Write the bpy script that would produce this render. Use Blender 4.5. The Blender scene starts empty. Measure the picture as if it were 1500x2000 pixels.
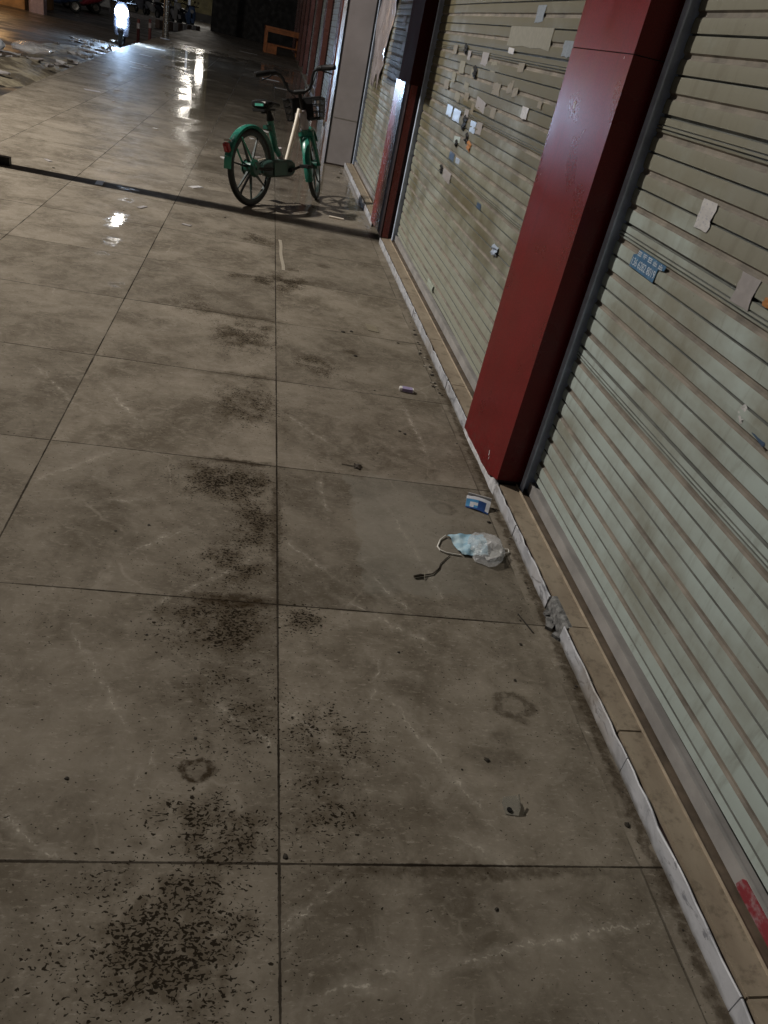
import bpy, bmesh, math, random
from mathutils import Vector, Matrix, Quaternion
random.seed(7)
R = math.radians
SC = bpy.context.scene
COL = SC.collection

# ------------------------------------------------------------------ camera
yaw, pitch, roll, cam_h, f_px = 0.2444856, -0.5390693, -0.2349290, 1.40257, 1500.87
fw = Vector((math.sin(yaw)*math.cos(pitch), math.cos(yaw)*math.cos(pitch), math.sin(pitch)))
rt = fw.cross(Vector((0, 0, 1))).normalized(); dn = fw.cross(rt)
c_, s_ = math.cos(roll), math.sin(roll)
r2 = c_*rt + s_*dn; d2 = -s_*rt + c_*dn
cam_d = bpy.data.cameras.new('camera'); cam = bpy.data.objects.new('camera', cam_d); COL.objects.link(cam)
M3 = Matrix((r2, -d2, -fw)).transposed()
cam.matrix_world = Matrix.Translation((0, 0, cam_h)) @ M3.to_4x4()
cam_d.sensor_fit = 'VERTICAL'; cam_d.sensor_height = 24.0; cam_d.lens = f_px/2000*24.0
cam_d.clip_start = 0.05; cam_d.clip_end = 600
SC.camera = cam
# ------------------------------------------------------------------ world (night)
W = bpy.data.worlds.new('World'); SC.world = W; W.use_nodes = True
bg = W.node_tree.nodes['Background']; bg.inputs[0].default_value = (0.66, 0.66, 0.72, 1); bg.inputs[1].default_value = 0.045
SC.view_settings.view_transform = 'Standard'; SC.view_settings.look = 'None'
SC.view_settings.exposure = 0.0; SC.view_settings.gamma = 1.0
SC.cycles.max_bounces = 6
SC.cycles.sample_clamp_indirect = 4.0

def lamp(name, loc, power, col, rad=0.1):
    d = bpy.data.lights.new(name, 'POINT'); d.energy = power; d.color = col; d.shadow_soft_size = rad
    o = bpy.data.objects.new(name, d); COL.objects.link(o); o.location = loc
    return o
KEY = Vector((-5.5, 6.9, 6.0))
lamp('street_lamp_light', KEY, 1190, (1.0, 0.955, 0.88), 0.09)
ad = bpy.data.lights.new('street_lamp_downlight', 'AREA'); ad.shape = 'DISK'; ad.size = 0.16; ad.energy = 610; ad.color = (1.0, 0.955, 0.88)
ao = bpy.data.objects.new('street_lamp_downlight', ad); COL.objects.link(ao); ao.location = KEY

# ------------------------------------------------------------------ helpers
def tag(o, label=None, cat=None, group=None, kind=None):
    if label: o['label'] = label
    if cat: o['category'] = cat
    if group: o['group'] = group
    if kind: o['kind'] = kind
    return o
def empty(name, loc=(0, 0, 0), rz=0, label=None, cat=None, group=None):
    o = bpy.data.objects.new(name, None); COL.objects.link(o); o.location = loc; o.rotation_euler = (0, 0, rz)
    o.empty_display_size = 0.1
    return tag(o, label, cat, group)
class MB:
    def __init__(s): s.v = []; s.f = []; s.m = []; s.mi = 0
    def add(s, vs, fs):
        k = len(s.v); s.v += [tuple(v) for v in vs]
        for f in fs: s.f.append(tuple(k+i for i in f)); s.m.append(s.mi)
    def box(s, x0, x1, y0, y1, z0, z1, mat=None):
        v = [Vector((x, y, z)) for x in (x0, x1) for y in (y0, y1) for z in (z0, z1)]
        if mat is not None: v = [mat @ p for p in v]
        s.add(v, [(0, 1, 3, 2), (4, 6, 7, 5), (0, 4, 5, 1), (2, 3, 7, 6), (0, 2, 6, 4), (1, 5, 7, 3)])
    def tube(s, pts, rad, n=10, caps=True, sx=1.0):
        pts = [Vector(p) for p in pts]; N = len(pts)
        rads = rad if isinstance(rad, (list, tuple)) else [rad]*N
        rings = []; ref = None
        for i, p in enumerate(pts):
            t = (pts[min(i+1, N-1)]-pts[max(i-1, 0)]).normalized()
            if ref is None:
                a = Vector((0, 0, 1)) if abs(t.z) < 0.9 else Vector((1, 0, 0))
                ref = (a-t*a.dot(t)).normalized()
            else:
                ref = (ref-t*ref.dot(t)).normalized()
            b = t.cross(ref)
            rings.append([p+rads[i]*(ref*math.cos(2*math.pi*k/n)+b*math.sin(2*math.pi*k/n)*sx) for k in range(n)])
        vs = [q for r in rings for q in r]; fs = []
        for i in range(N-1):
            for k in range(n):
                a = i*n+k; b = i*n+(k+1) % n
                fs.append((a, b, b+n, a+n))
        if caps: fs += [tuple(range(n))[::-1], tuple(range((N-1)*n, N*n))]
        s.add(vs, fs)
    def loft(s, rings, closed=True, caps=True, ring_closed=True):
        n = len(rings[0]); vs = [q for r in rings for q in r]; fs = []
        for i in range(len(rings)-1+(0 if closed is not None else 1)):
            j = (i+1) % len(rings)
            for k in range(n if ring_closed else n-1):
                fs.append((i*n+k, i*n+(k+1) % n, j*n+(k+1) % n, j*n+k))
        if caps and closed is not None: fs += [tuple(range(n))[::-1], tuple(range((len(rings)-1)*n, len(rings)*n))]
        s.add(vs, fs)
    def torus(s, c, R0, r0, ax='y', n=48, m=10, a0=0, a1=2*math.pi, prof=None):
        # ring in the plane normal to ax (y): x,z ; optional profile [(dr,dy)]
        full = abs(a1-a0-2*math.pi) < 1e-6
        prof = prof or [(r0*math.cos(2*math.pi*k/m), r0*math.sin(2*math.pi*k/m)) for k in range(m)]
        rings = []
        cnt = n if full else n+1
        for i in range(cnt):
            a = a0+(a1-a0)*i/n
            rings.append([Vector((c[0]+(R0+dr)*math.cos(a), c[1]+dy, c[2]+(R0+dr)*math.sin(a))) for dr, dy in prof])
        s.loft(rings, closed=None if full else True)
    def cyl(s, p0, p1, r0, r1=None, n=20): s.tube([p0, p1], [r0, r0 if r1 is None else r1], n)
    def xf(s, M): s.v = [tuple(M @ Vector(v)) for v in s.v]; return s
    def build(s, name, mat, parent=None, smooth=True, bevel=0, ang=35):
        me = bpy.data.meshes.new(name); me.from_pydata(s.v, [], s.f)
        mats = mat if isinstance(mat, (list, tuple)) else [mat]
        for m in mats: me.materials.append(m)
        if len(mats) > 1:
            for p, i in zip(me.polygons, s.m): p.material_index = i
        bm = bmesh.new(); bm.from_mesh(me); bmesh.ops.recalc_face_normals(bm, faces=bm.faces)
        if bevel: bmesh.ops.bevel(bm, geom=list(bm.edges), offset=bevel, segments=2, affect='EDGES', clamp_overlap=True)
        bm.to_mesh(me); bm.free()
        o = bpy.data.objects.new(name, me); COL.objects.link(o)
        if smooth:
            for p in me.polygons: p.use_smooth = True
            me.set_sharp_from_angle(angle=R(ang))
        if parent: o.parent = parent
        return o
def kids(o): return [c for c in bpy.data.objects if c.parent == o]
def copy_tree(o, parent=None):
    c = o.copy(); COL.objects.link(c)
    if parent: c.parent = parent
    for ch in kids(o): copy_tree(ch, c)
    return c

# ------------------------------------------------------------------ node helper
class NT:
    def __init__(s, name):
        s.mat = bpy.data.materials.new(name); s.mat.use_nodes = True; s.t = s.mat.node_tree; s.t.nodes.clear()
        s.out = s.n('ShaderNodeOutputMaterial'); s.b = s.n('ShaderNodeBsdfPrincipled')
        s.t.links.new(s.b.outputs[0], s.out.inputs[0])
    def n(s, typ, **kw):
        nd = s.t.nodes.new(typ)
        for k, v in kw.items(): setattr(nd, k, v)
        return nd
    def put(s, sock, v):
        if isinstance(v, bpy.types.NodeSocket): s.t.links.new(v, sock)
        elif v is not None:
            try: sock.default_value = v
            except Exception: sock.default_value = (*v, 1) if len(v) == 3 else v
    def m(s, op, a, b=None, c=None, clamp=False):
        nd = s.n('ShaderNodeMath', operation=op, use_clamp=clamp)
        for i, x in enumerate((a, b, c)):
            if x is not None: s.put(nd.inputs[i], x)
        return nd.outputs[0]
    def vm(s, op, a, b=None, out=0, scale=None):
        nd = s.n('ShaderNodeVectorMath', operation=op)
        s.put(nd.inputs[0], a)
        if b is not None: s.put(nd.inputs[1], b)
        if scale is not None: s.put(nd.inputs['Scale'], scale)
        return nd.outputs[out]
    def ss(s, v, a, b, lo=0.0, hi=1.0):
        nd = s.n('ShaderNodeMapRange', interpolation_type='SMOOTHSTEP'); s.put(nd.inputs[0], v)
        for i, x in enumerate((a, b, lo, hi)): s.put(nd.inputs[i+1], x)
        return nd.outputs[0]
    def mix(s, f, a, b, mode='MIX'):
        nd = s.n('ShaderNodeMix', data_type='RGBA', blend_type=mode)
        s.put(nd.inputs[0], f)
        for k, x in ((6, a), (7, b)):
            if isinstance(x, bpy.types.NodeSocket): s.t.links.new(x, nd.inputs[k])
            else: nd.inputs[k].default_value = (*x, 1) if len(x) == 3 else x
        return nd.outputs[2]
    def noise(s, vec, scale, det=4, rough=0.55, dist=0.0, out=0):
        nd = s.n('ShaderNodeTexNoise'); s.put(nd.inputs['Vector'], vec); nd.inputs['Scale'].default_value = scale
        nd.inputs['Detail'].default_value = det; nd.inputs['Roughness'].default_value = rough; nd.inputs['Distortion'].default_value = dist
        return nd.outputs[out]
    def vor(s, vec, scale, feat='F1', out=0, rnd=1.0):
        nd = s.n('ShaderNodeTexVoronoi', feature=feat); s.put(nd.inputs['Vector'], vec); nd.inputs['Scale'].default_value = scale
        nd.inputs['Randomness'].default_value = rnd
        return nd.outputs[out]
    def pos(s): return s.n('ShaderNodeNewGeometry').outputs['Position']
    def obj(s): return s.n('ShaderNodeTexCoord').outputs['Object']
    def sep(s, v):
        nd = s.n('ShaderNodeSeparateXYZ'); s.put(nd.inputs[0], v); return nd.outputs
    def comb(s, x, y, z):
        nd = s.n('ShaderNodeCombineXYZ')
        for i, v in enumerate((x, y, z)): s.put(nd.inputs[i], v)
        return nd.outputs[0]
    def bump(s, h, strength=0.3, dist=0.01):
        nd = s.n('ShaderNodeBump'); nd.inputs['Strength'].default_value = strength; nd.inputs['Distance'].default_value = dist
        s.put(nd.inputs['Height'], h); s.put(s.b.inputs['Normal'], nd.outputs[0])
    def set(s, col=None, rough=None, metal=None, spec=None, **kw):
        if col is not None: s.put(s.b.inputs['Base Color'], col)
        if rough is not None: s.put(s.b.inputs['Roughness'], rough)
        if metal is not None: s.put(s.b.inputs['Metallic'], metal)
        if spec is not None: s.put(s.b.inputs['Specular IOR Level'], spec)
        for k, v in kw.items(): s.put(s.b.inputs[k], v)
        return s.mat
def simple(name, col, rough=0.5, metal=0.0, var=0.25, scale=12, bump=0.0, spec=None):
    t = NT(name); p = t.obj()
    nz = t.noise(p, scale, 5, 0.6)
    k = t.ss(nz, 0.25, 0.75, 1-var, 1+var*0.6)
    cc = t.mix(1.0, col, t.comb(k, k, k), 'MULTIPLY')
    rr = t.ss(t.noise(p, scale*2.3, 3), 0.3, 0.7, max(0.03, rough-0.08), min(1, rough+0.1))
    if bump: t.bump(nz, bump, 0.004)
    return t.set(cc, rr, metal, spec)
def emit(name, col, st):
    t = NT(name); t.set((0, 0, 0), 0.5); t.put(t.b.inputs['Emission Color'], col); t.b.inputs['Emission Strength'].default_value = st
    return t.mat

# ------------------------------------------------------------------ materials
VEINS=[(0.48,1.36,0.64,1.05),(-0.32,1.53,-0.17,1.27),(0.04,1.33,0.18,1.20),(-0.11,1.09,-0.09,1.17),(0.19,1.34,0.31,1.22),(0.22,2.03,0.37,1.86),(0.41,1.74,0.62,1.59),(0.46,1.51,0.42,1.36),(-0.22,1.92,-0.06,2.09),(-0.60,2.23,-0.40,2.47),(-0.33,2.17,-0.23,2.20),(-0.78,3.09,-0.54,2.76),(-0.49,2.99,-0.33,2.73),(0.23,2.97,0.39,2.76),(0.78,3.21,0.81,2.80),(0.19,0.78,0.30,0.87),(0.27,0.67,0.42,0.71),(0.47,0.71,0.96,0.80),(-0.35,1.01,-0.23,0.92),(0.98,1.32,1.01,1.27),(0.49,1.88,0.58,1.72),(0.34,2.52,0.36,2.20),(0.60,2.25,0.69,1.83),(0.09,1.90,-0.15,1.67),(0.58,0.97,0.67,0.92)]
# x, y, sx, sy, strength
PITS=[(0.03,2.36,.19,.13,1.05),(0.12,2.10,.09,.22,.95),(0.03,1.62,.17,.12,1.08),(-0.02,0.76,.20,.17,1.0),(0.06,3.02,.15,.2,.9),(0.29,1.24,.16,.13,.72),(0.05,0.98,.14,.10,.92),(0.26,1.66,.07,.06,.85),(0.03,3.85,.2,.3,.8),(0.28,1.05,.12,.12,.72),(-0.05,0.84,.12,.06,.7),(0.06,1.89,.17,.14,.8),(-0.06,2.43,.12,.05,.8),(0.10,1.30,.16,.2,.66),(0.3,0.95,.1,.08,.5),(0.12,3.3,.1,.1,.55)]
def floor_material():
    t = NT('wet_marble_tile'); P = t.pos(); x, y, z = t.sep(P)
    P2 = t.comb(x, y, 0.0)
    w, d, x0, y0 = 0.78986, 0.8, 0.18737, 0.91411
    tx = t.m('DIVIDE', t.m('SUBTRACT', x, x0), w); ty = t.m('DIVIDE', t.m('SUBTRACT', y, y0), d)
    cell = t.comb(t.m('FLOOR', tx), t.m('FLOOR', ty), 0.0)
    wn = t.n('ShaderNodeTexWhiteNoise', noise_dimensions='2D'); t.put(wn.inputs[0], cell)
    rv, rc = wn.outputs[0], wn.outputs[1]
    off = t.vm('SCALE', rc, scale=17.0); PT = t.vm('ADD', P2, off)       # every tile its own slab
    def dist(tt, s): return t.m('MULTIPLY', t.m('PINGPONG', tt, 0.5), s)
    warp = t.m('ADD', t.m('MULTIPLY', t.m('SUBTRACT', t.noise(P2, 9, 3), 0.5), 0.004), t.m('MULTIPLY', t.m('SUBTRACT', t.noise(P2, 85, 3), 0.5), 0.0035))
    dgx = t.m('ADD', dist(tx, w), warp); dgy = t.m('ADD', dist(ty, d), warp)
    # fainter joint along the wall side border
    faint = t.ss(x, 0.8, 0.95, 1.0, 0.55)
    wj = t.ss(t.noise(P2, 3.0, 2), 0.3, 0.7, 0.0008, 0.0024)
    gx = t.m('MULTIPLY', t.m('SUBTRACT', 1.0, t.ss(dgx, wj, t.m('ADD', wj, 0.002))), t.m('MULTIPLY', faint, t.ss(t.m('ADD', t.noise(P2, 2.2, 2), t.ss(x, 0.8, 0.95, 0.2, 0.0)), 0.42, 0.55)))
    gy = t.m('SUBTRACT', 1.0, t.ss(dgy, wj, t.m('ADD', wj, 0.0018)))
    gr = t.m('MAXIMUM', gx, gy, clamp=True)
    # base stone
    n1 = t.noise(PT, 2.6, 6, 0.62, 0.4); n2 = t.noise(PT, 13, 8, 0.72, 0.6)
    n3 = t.noise(t.vm('MULTIPLY', PT, (1.0, 2.6, 1)), 46, 6, 0.75)
    c = t.mix(t.ss(n1, 0.34, 0.68), (0.120, 0.100, 0.076), (0.228, 0.196, 0.156))
    c = t.mix(t.m('MULTIPLY', t.ss(n2, 0.42, 0.72), 0.5), c, (0.285, 0.250, 0.205))
    c = t.mix(t.m('MULTIPLY', t.ss(n2, 0.28, 0.45, 1, 0), 0.45), c, (0.080, 0.064, 0.045))
    c = t.mix(t.m('MULTIPLY', t.ss(n3, 0.53, 0.70), 0.55), c, (0.35, 0.31, 0.255))
    c = t.mix(t.m('MULTIPLY', t.ss(n3, 0.25, 0.40, 1, 0), 0.50), c, (0.068, 0.054, 0.039))
    kk = t.ss(rv, 0, 1, 0.90, 1.08)
    c = t.mix(1.0, c, t.comb(kk, kk, kk), 'MULTIPLY')
    # fine natural veins, cracks through the slabs
    wp = t.vm('ADD', PT, t.vm('SCALE', t.vm('SUBTRACT', t.noise(PT, 4.0, 4, 0.6, 0.0, 1), (0.5, 0.5, 0.5)), scale=0.16))
    ve = t.vor(t.vm('MULTIPLY', wp, (1.25, 0.8, 1)), 2.6, 'DISTANCE_TO_EDGE')
    vm_ = t.m('MULTIPLY', t.ss(ve, 0.0, 0.022, 1, 0), t.ss(t.noise(PT, 3.3, 3), 0.50, 0.68))
    ve2 = t.vor(t.vm('MULTIPLY', wp, (1.0, 1.6, 1)), 5.5, 'DISTANCE_TO_EDGE')
    vm2 = t.m('MULTIPLY', t.ss(ve2, 0.0, 0.03, 1, 0), t.ss(t.noise(PT, 5.3, 3), 0.56, 0.70))
    c = t.mix(t.m('MULTIPLY', vm_, 0.24), c, (0.40, 0.355, 0.295))
    c = t.mix(t.m('MULTIPLY', vm2, 0.20), c, (0.38, 0.34, 0.28))
    # the pale veins that stand out
    jit = t.vm('SCALE', t.vm('SUBTRACT', t.noise(P2, 22, 4, 0.6, 0, 1), (0.5, 0.5, 0.5)), scale=0.055)
    jit2 = t.vm('SCALE', t.vm('SUBTRACT', t.noise(P2, 90, 3, 0.6, 0, 1), (0.5, 0.5, 0.5)), scale=0.009)
    Q = t.vm('ADD', t.vm('ADD', P2, jit), jit2)
    acc = None
    for i, (ax, ay, bx, by) in enumerate(VEINS):
        ex, ey = (bx-ax)*.18, (by-ay)*.18; ax -= ex; ay -= ey; bx += ex; by += ey
        dx, dy = bx-ax, by-ay; L2 = dx*dx+dy*dy
        rel = t.vm('SUBTRACT', Q, (ax, ay, 0))
        h = t.m('MULTIPLY', t.vm('DOT_PRODUCT', rel, (dx, dy, 0), 1), 1/L2, clamp=True)
        dd = t.vm('LENGTH', t.vm('SUBTRACT', rel, t.vm('SCALE', (dx, dy, 0), scale=h)), out=1)
        wd = (0.0065, 0.004, 0.005, 0.0032)[i % 4]
        a = t.m('MULTIPLY', t.m('MAXIMUM', t.ss(dd, 0.0006, wd, 1, 0), t.ss(dd, 0.0, wd*5, 0.30, 0)), t.ss(t.m('PINGPONG', h, 0.5), 0.0, 0.3, 0.25, 1.0))
        acc = a if acc is None else t.m('MAXIMUM', acc, a)
    acc = t.m('MULTIPLY', acc, t.ss(t.noise(P2, 34, 3), 0.34, 0.62, 0.16, 0.85))
    c = t.mix(acc, c, (0.46, 0.415, 0.35))
    # etched pits and trodden-in dirt along the middle joint
    fld = None
    for (px, py, sx, sy, st) in PITS:
        rel = t.vm('MULTIPLY', t.vm('SUBTRACT', P2, (px, py, 0)), (1/sx, 1/sy, 0))
        g = t.ss(t.vm('LENGTH', rel, out=1), 0.1, 1.75, st, 0.0)
        fld = g if fld is None else t.m('MAXIMUM', fld, g)
    far_p = t.m('MULTIPLY', t.ss(t.noise(P2, 1.6, 2), 0.5, 0.7), t.m('MULTIPLY', t.ss(y, 2.8, 3.6), t.ss(t.m('ABSOLUTE', t.m('SUBTRACT', x, 0.1)), 0.15, 0.6, 1.0, 0.0)))
    fld = t.m('MAXIMUM', fld, far_p)
    fld = t.m('MULTIPLY', fld, t.ss(t.noise(P2, 9, 4, 0.65), 0.34, 0.60, 0.40, 1.15))
    fld = t.m('ADD', fld, t.ss(t.noise(P2, 1.7, 2), 0.35, 0.7, 0.06, 0.2))
    sq = t.vm('MULTIPLY', t.vm('ADD', P2, t.vm('SCALE', t.vm('SUBTRACT', t.noise(P2, 30, 2, 0.6, 0, 1), (0.5, 0.5, 0.5)), scale=0.02)), (0.85, 1.25, 1))
    thr = t.m('MULTIPLY_ADD', fld, -0.175, 0.735)
    pa = t.ss(t.m('SUBTRACT', t.noise(sq, 140, 1, 0.5, 0.3), thr), -0.004, 0.035)
    pb = t.ss(t.m('SUBTRACT', t.noise(sq, 98, 2, 0.55, 0.4), t.m('ADD', thr, 0.018)), -0.004, 0.04)
    pit = t.m('MAXIMUM', pa, pb)
    soot = t.ss(t.m('MULTIPLY', fld, t.noise(P2, 26, 5, 0.7)), 0.18, 0.55)
    c = t.mix(t.m('MULTIPLY', soot, 0.58), c, (0.052, 0.037, 0.021))
    c = t.mix(t.m('MULTIPLY', pit, 0.94), c, (0.016, 0.012, 0.008))
    # brown grime: beside joints and round stains
    def blob(px, py, sx, sy, a, b, jt=0.05):
        q = t.vm('ADD', P2, t.vm('SCALE', t.vm('SUBTRACT', t.noise(P2, 18, 4, 0.65, 0, 1), (0.5, 0.5, 0.5)), scale=jt*1.6))
        l = t.vm('LENGTH', t.vm('MULTIPLY', t.vm('SUBTRACT', q, (px, py, 0)), (1/sx, 1/sy, 0)), out=1)
        return t.ss(l, a, b, 1, 0), l
    gsum = None
    for (px, py, sx, sy, st) in ((0.05, 2.515, .17, .028, .85), (0.08, 1.72, .16, .03, .85), (.185, 2.12, .022, .36, .6), (.58, .90, .40, .018, .6), (.72, 1.2, .10, .05, .4), (.58, 3.83, .05, .04, .7), (.52, 5.43, .05, .05, .6), (.81, 1.33, .03, .03, .5), (.54, .85, .06, .04, .35), (.75, 1.26, .05, .03, .4), (.05, 3.32, .2, .03, .6), (.0, 4.12, .3, .04, .6), (1.02, 1.5, .022, 4.0, .75)):
        g = t.m('MULTIPLY', blob(px, py, sx, sy, 0.35, 1.2)[0], st); gsum = g if gsum is None else t.m('MAXIMUM', gsum, g)
    for (px, py, s, st) in ((0.012, 1.137, .027, .95), (0.81, 1.375, .042, .7), (0.80, 2.34, .035, .45)):
        _, l = blob(px, py, s*1.25, s, 0, 1, 0.035)
        ring = t.m('MULTIPLY', t.ss(l, 0.45, 0.8), t.ss(l, 1.0, 1.35, 1, 0.0))
        g = t.m('MULTIPLY', t.m('MAXIMUM', ring, t.ss(l, .4, 1.2, .35, 0)), st); gsum = t.m('MAXIMUM', gsum, g)
    gsum = t.m('MULTIPLY', gsum, t.ss(t.noise(P2, 45, 4, 0.7), 0.30, 0.58, 0.35, 1.0))
    c = t.mix(t.m('MULTIPLY', gsum, 0.95), c, (0.032, 0.021, 0.011))
    # dried film with a sharp edge
    q = t.vm('ADD', P2, t.vm('SCALE', t.vm('SUBTRACT', t.noise(P2, 9, 4, 0.6, 0, 1), (0.5, 0.5, 0.5)), scale=0.16))
    qx, qy, _ = t.sep(q)
    film = t.m('MULTIPLY', t.m('MULTIPLY', t.ss(qx, 0.445, 0.46), t.ss(qx, 0.70, 0.98, 1, 0)), t.m('MULTIPLY', t.ss(qy, 1.80, 1.84), t.ss(qy, 2.50, 2.54, 1, 0)))
    c = t.mix(t.m('MULTIPLY', film, 0.30), c, (0.27, 0.255, 0.22))
    # joints
    cg = (0.016, 0.012, 0.009)
    c = t.mix(t.m('MULTIPLY', gr, t.ss(t.noise(P2, 2.4, 3), 0.3, 0.65, 0.7, 0.98)), c, cg)
    # wetness: far part stands in a thin film of water
    az = t.m('DIVIDE', x, t.m('MAXIMUM', y, 1.0))
    wet = t.m('MULTIPLY', t.ss(t.m('ADD', y, t.m('MULTIPLY', t.noise(P2, 0.9, 3), 2.4)), 6.8, 9.6), t.ss(t.m('ADD', t.m('ADD', x, t.m('MULTIPLY', y, 0.125)), t.m('MULTIPLY', t.noise(P2, 0.8, 2), 0.3)), -0.3, 1.2))
    wet = t.m('MULTIPLY', wet, t.ss(y, 24, 32, 1.0, 0.25))
    wet = t.m('MULTIPLY', wet, t.ss(t.noise(t.vm('MULTIPLY', P2, (1, 0.5, 1)), 1.6, 4), 0.34, 0.62, 0.55, 1.0))
    q = t.vm('ADD', P2, t.vm('SCALE', t.vm('SUBTRACT', t.noise(P2, 13, 4, 0.65, 0, 1), (0.5, 0.5, 0.5)), scale=0.22))
    for (px, py, sx, sy, st) in ((-.90, 5.70, .060, .24, 1.0), (-.93, 6.35, .05, .08, .8), (-1.0, 6.75, .08, .05, .7), (-.84, 5.15, .05, .10, .8), (-.86, 4.85, .03, .06, .7), (-.68, 4.33, .028, .05, .8)):
        l = t.vm('LENGTH', t.vm('MULTIPLY', t.vm('SUBTRACT', q, (px, py, 0)), (1/sx, 1/sy, 0)), out=1)
        wet = t.m('MAXIMUM', wet, t.ss(l, 0.3, 1.3, st, 0.0))
    c = t.mix(t.m('MULTIPLY', wet, 0.18), c, (0.06, 0.05, 0.04))
    rg = t.ss(t.noise(P2, 6, 4), 0.3, 0.7, 0.5, 0.66)
    rg = t.mix(t.ss(wet, 0.05, 0.75), t.comb(rg, rg, rg), (0.055, 0.055, 0.055))
    rgx = t.sep(rg)[0]
    rgx = t.m('MAXIMUM', rgx, t.m('MULTIPLY', t.m('MAXIMUM', gr, pit), 0.7))
    hgt = t.m('ADD', t.m('MULTIPLY', gr, -1.0), t.m('MULTIPLY', pit, -0.55))
    hgt = t.m('ADD', hgt, t.m('MULTIPLY', t.noise(P2, 26, 3), 0.35))
    hgt = t.m('ADD', hgt, t.m('MULTIPLY', t.noise(P2, 5.5, 2), 0.45))
    t.bump(hgt, 0.12, 0.004)
    t.put(t.b.inputs['IOR'], t.m('MULTIPLY_ADD', wet, 0.32, 1.035))
    return t.set(c, rgx, 0.0, 0.5)
M = {}
M['floor'] = floor_material()
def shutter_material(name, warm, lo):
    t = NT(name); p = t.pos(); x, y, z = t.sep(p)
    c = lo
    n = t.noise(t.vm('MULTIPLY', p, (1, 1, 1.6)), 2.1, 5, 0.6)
    c = t.mix(t.ss(t.m('ADD', n, t.m('MULTIPLY', z, 0.26)), 0.50, 0.86), lo, warm)     # road dust and old glue higher up, with weaker light there painted in
    smear = t.noise(t.vm('MULTIPLY', p, (1, 5.0, 0.9)), 4.0, 6, 0.7, 0.5)
    c = t.mix(t.m('MULTIPLY', t.ss(smear, 0.50, 0.70), 0.28), c, (0.13, 0.11, 0.075))
    runs = t.noise(t.vm('MULTIPLY', p, (1, 1, 0.12)), 24, 4, 0.6)
    c = t.mix(t.m('MULTIPLY', t.ss(runs, 0.55, 0.75), 0.2), c, (0.17, 0.15, 0.115))
    sp = t.vor(p, 42); sc = t.noise(p, 3.5, 2)
    c = t.mix(t.m('MULTIPLY', t.m('MULTIPLY', t.ss(sp, 0.0, 0.13, 1, 0), t.ss(sc, 0.55, 0.65)), 0.7), c, (0.08, 0.06, 0.04))
    t.bump(t.noise(t.vm('MULTIPLY', p, (1, 0.35, 1)), 16, 4), 0.10, 0.006)
    return t.set(c, t.ss(n, 0.3, 0.7, 0.5, 0.62), 0.0, 0.25)
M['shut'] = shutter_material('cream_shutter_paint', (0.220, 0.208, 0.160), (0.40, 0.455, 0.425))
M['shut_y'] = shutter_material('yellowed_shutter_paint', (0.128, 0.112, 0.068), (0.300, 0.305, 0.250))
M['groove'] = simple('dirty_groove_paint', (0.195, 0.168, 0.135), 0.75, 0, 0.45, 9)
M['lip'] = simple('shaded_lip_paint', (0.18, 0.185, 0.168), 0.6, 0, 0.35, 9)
M['bar'] = simple('grey_bar_paint', (0.36, 0.34, 0.325), 0.5, 0.1, 0.25, 8, 0.05)
M['galv'] = simple('galvanised_guide', (0.62, 0.70, 0.86), 0.45, 0.0, 0.25, 14)
def pillar_mat(name, col, rough, wear=True):
    t = NT(name); p = t.pos()
    gr = t.noise(p, 260, 2, 0.5); n = t.noise(p, 5, 4)
    c = t.mix(t.ss(gr, 0.3, 0.75), tuple(v*0.72 for v in col), tuple(v*1.25 for v in col))
    k = t.ss(n, 0.3, 0.7, 0.88, 1.08); c = t.mix(1, c, t.comb(k, k, k), 'MULTIPLY')
    scr = t.ss(t.noise(t.vm('MULTIPLY', p, (1, 5, 0.35)), 60, 3, 0.75), 0.76, 0.82)
    c = t.mix(t.m('MULTIPLY', scr, 0.0), c, (0.4, 0.32, 0.3))
    px_, py_, pz_ = t.sep(p)
    sc2 = t.m('MULTIPLY', t.ss(t.m('ADD', pz_, t.m('MULTIPLY', t.noise(p, 14, 4), 0.5)), 0.25, 0.5, 1, 0), t.ss(t.noise(p, 40, 5, 0.75), 0.5, 0.66))
    c = t.mix(t.m('MULTIPLY', sc2, 0.55), c, (0.10, 0.06, 0.05))
    drip = t.ss(t.noise(t.vm('MULTIPLY', p, (1, 1, 0.06)), 26, 4, 0.6), 0.58, 0.7)
    c = t.mix(t.m('MULTIPLY', drip, 0.28), c, tuple(v*0.45 for v in col))
    if rough > .28: t.bump(t.m('ADD', t.m('MULTIPLY', gr, 0.3), t.noise(p, 9, 3)), 0.03, 0.004)
    return t.set(c, t.ss(n, 0.3, 0.7, rough-0.04, rough+0.06), 0, 0.5)
M['red'] = pillar_mat('red_pillar_tile', (0.142, 0.0075, 0.0095), 0.30)
M['red'].node_tree.nodes['Principled BSDF'].inputs['Specular IOR Level'].default_value = 0.28
M['red_p'] = pillar_mat('polished_red_pillar_tile', (0.17, 0.024, 0.020), 0.25)
M['red_shaded'] = pillar_mat('shaded_red_tile', (0.05, 0.008, 0.008), 0.8)  # upper tile of the glare pillar, cast shade painted into its red
M['red_shaded'].node_tree.nodes['Principled BSDF'].inputs['Specular IOR Level'].default_value = 0.1
M['brown'] = pillar_mat('red_brown_pillar_tile', (0.16, 0.062, 0.05), 0.24)
M['joint'] = simple('dark_joint', (0.02, 0.006, 0.006), 0.9)
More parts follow.
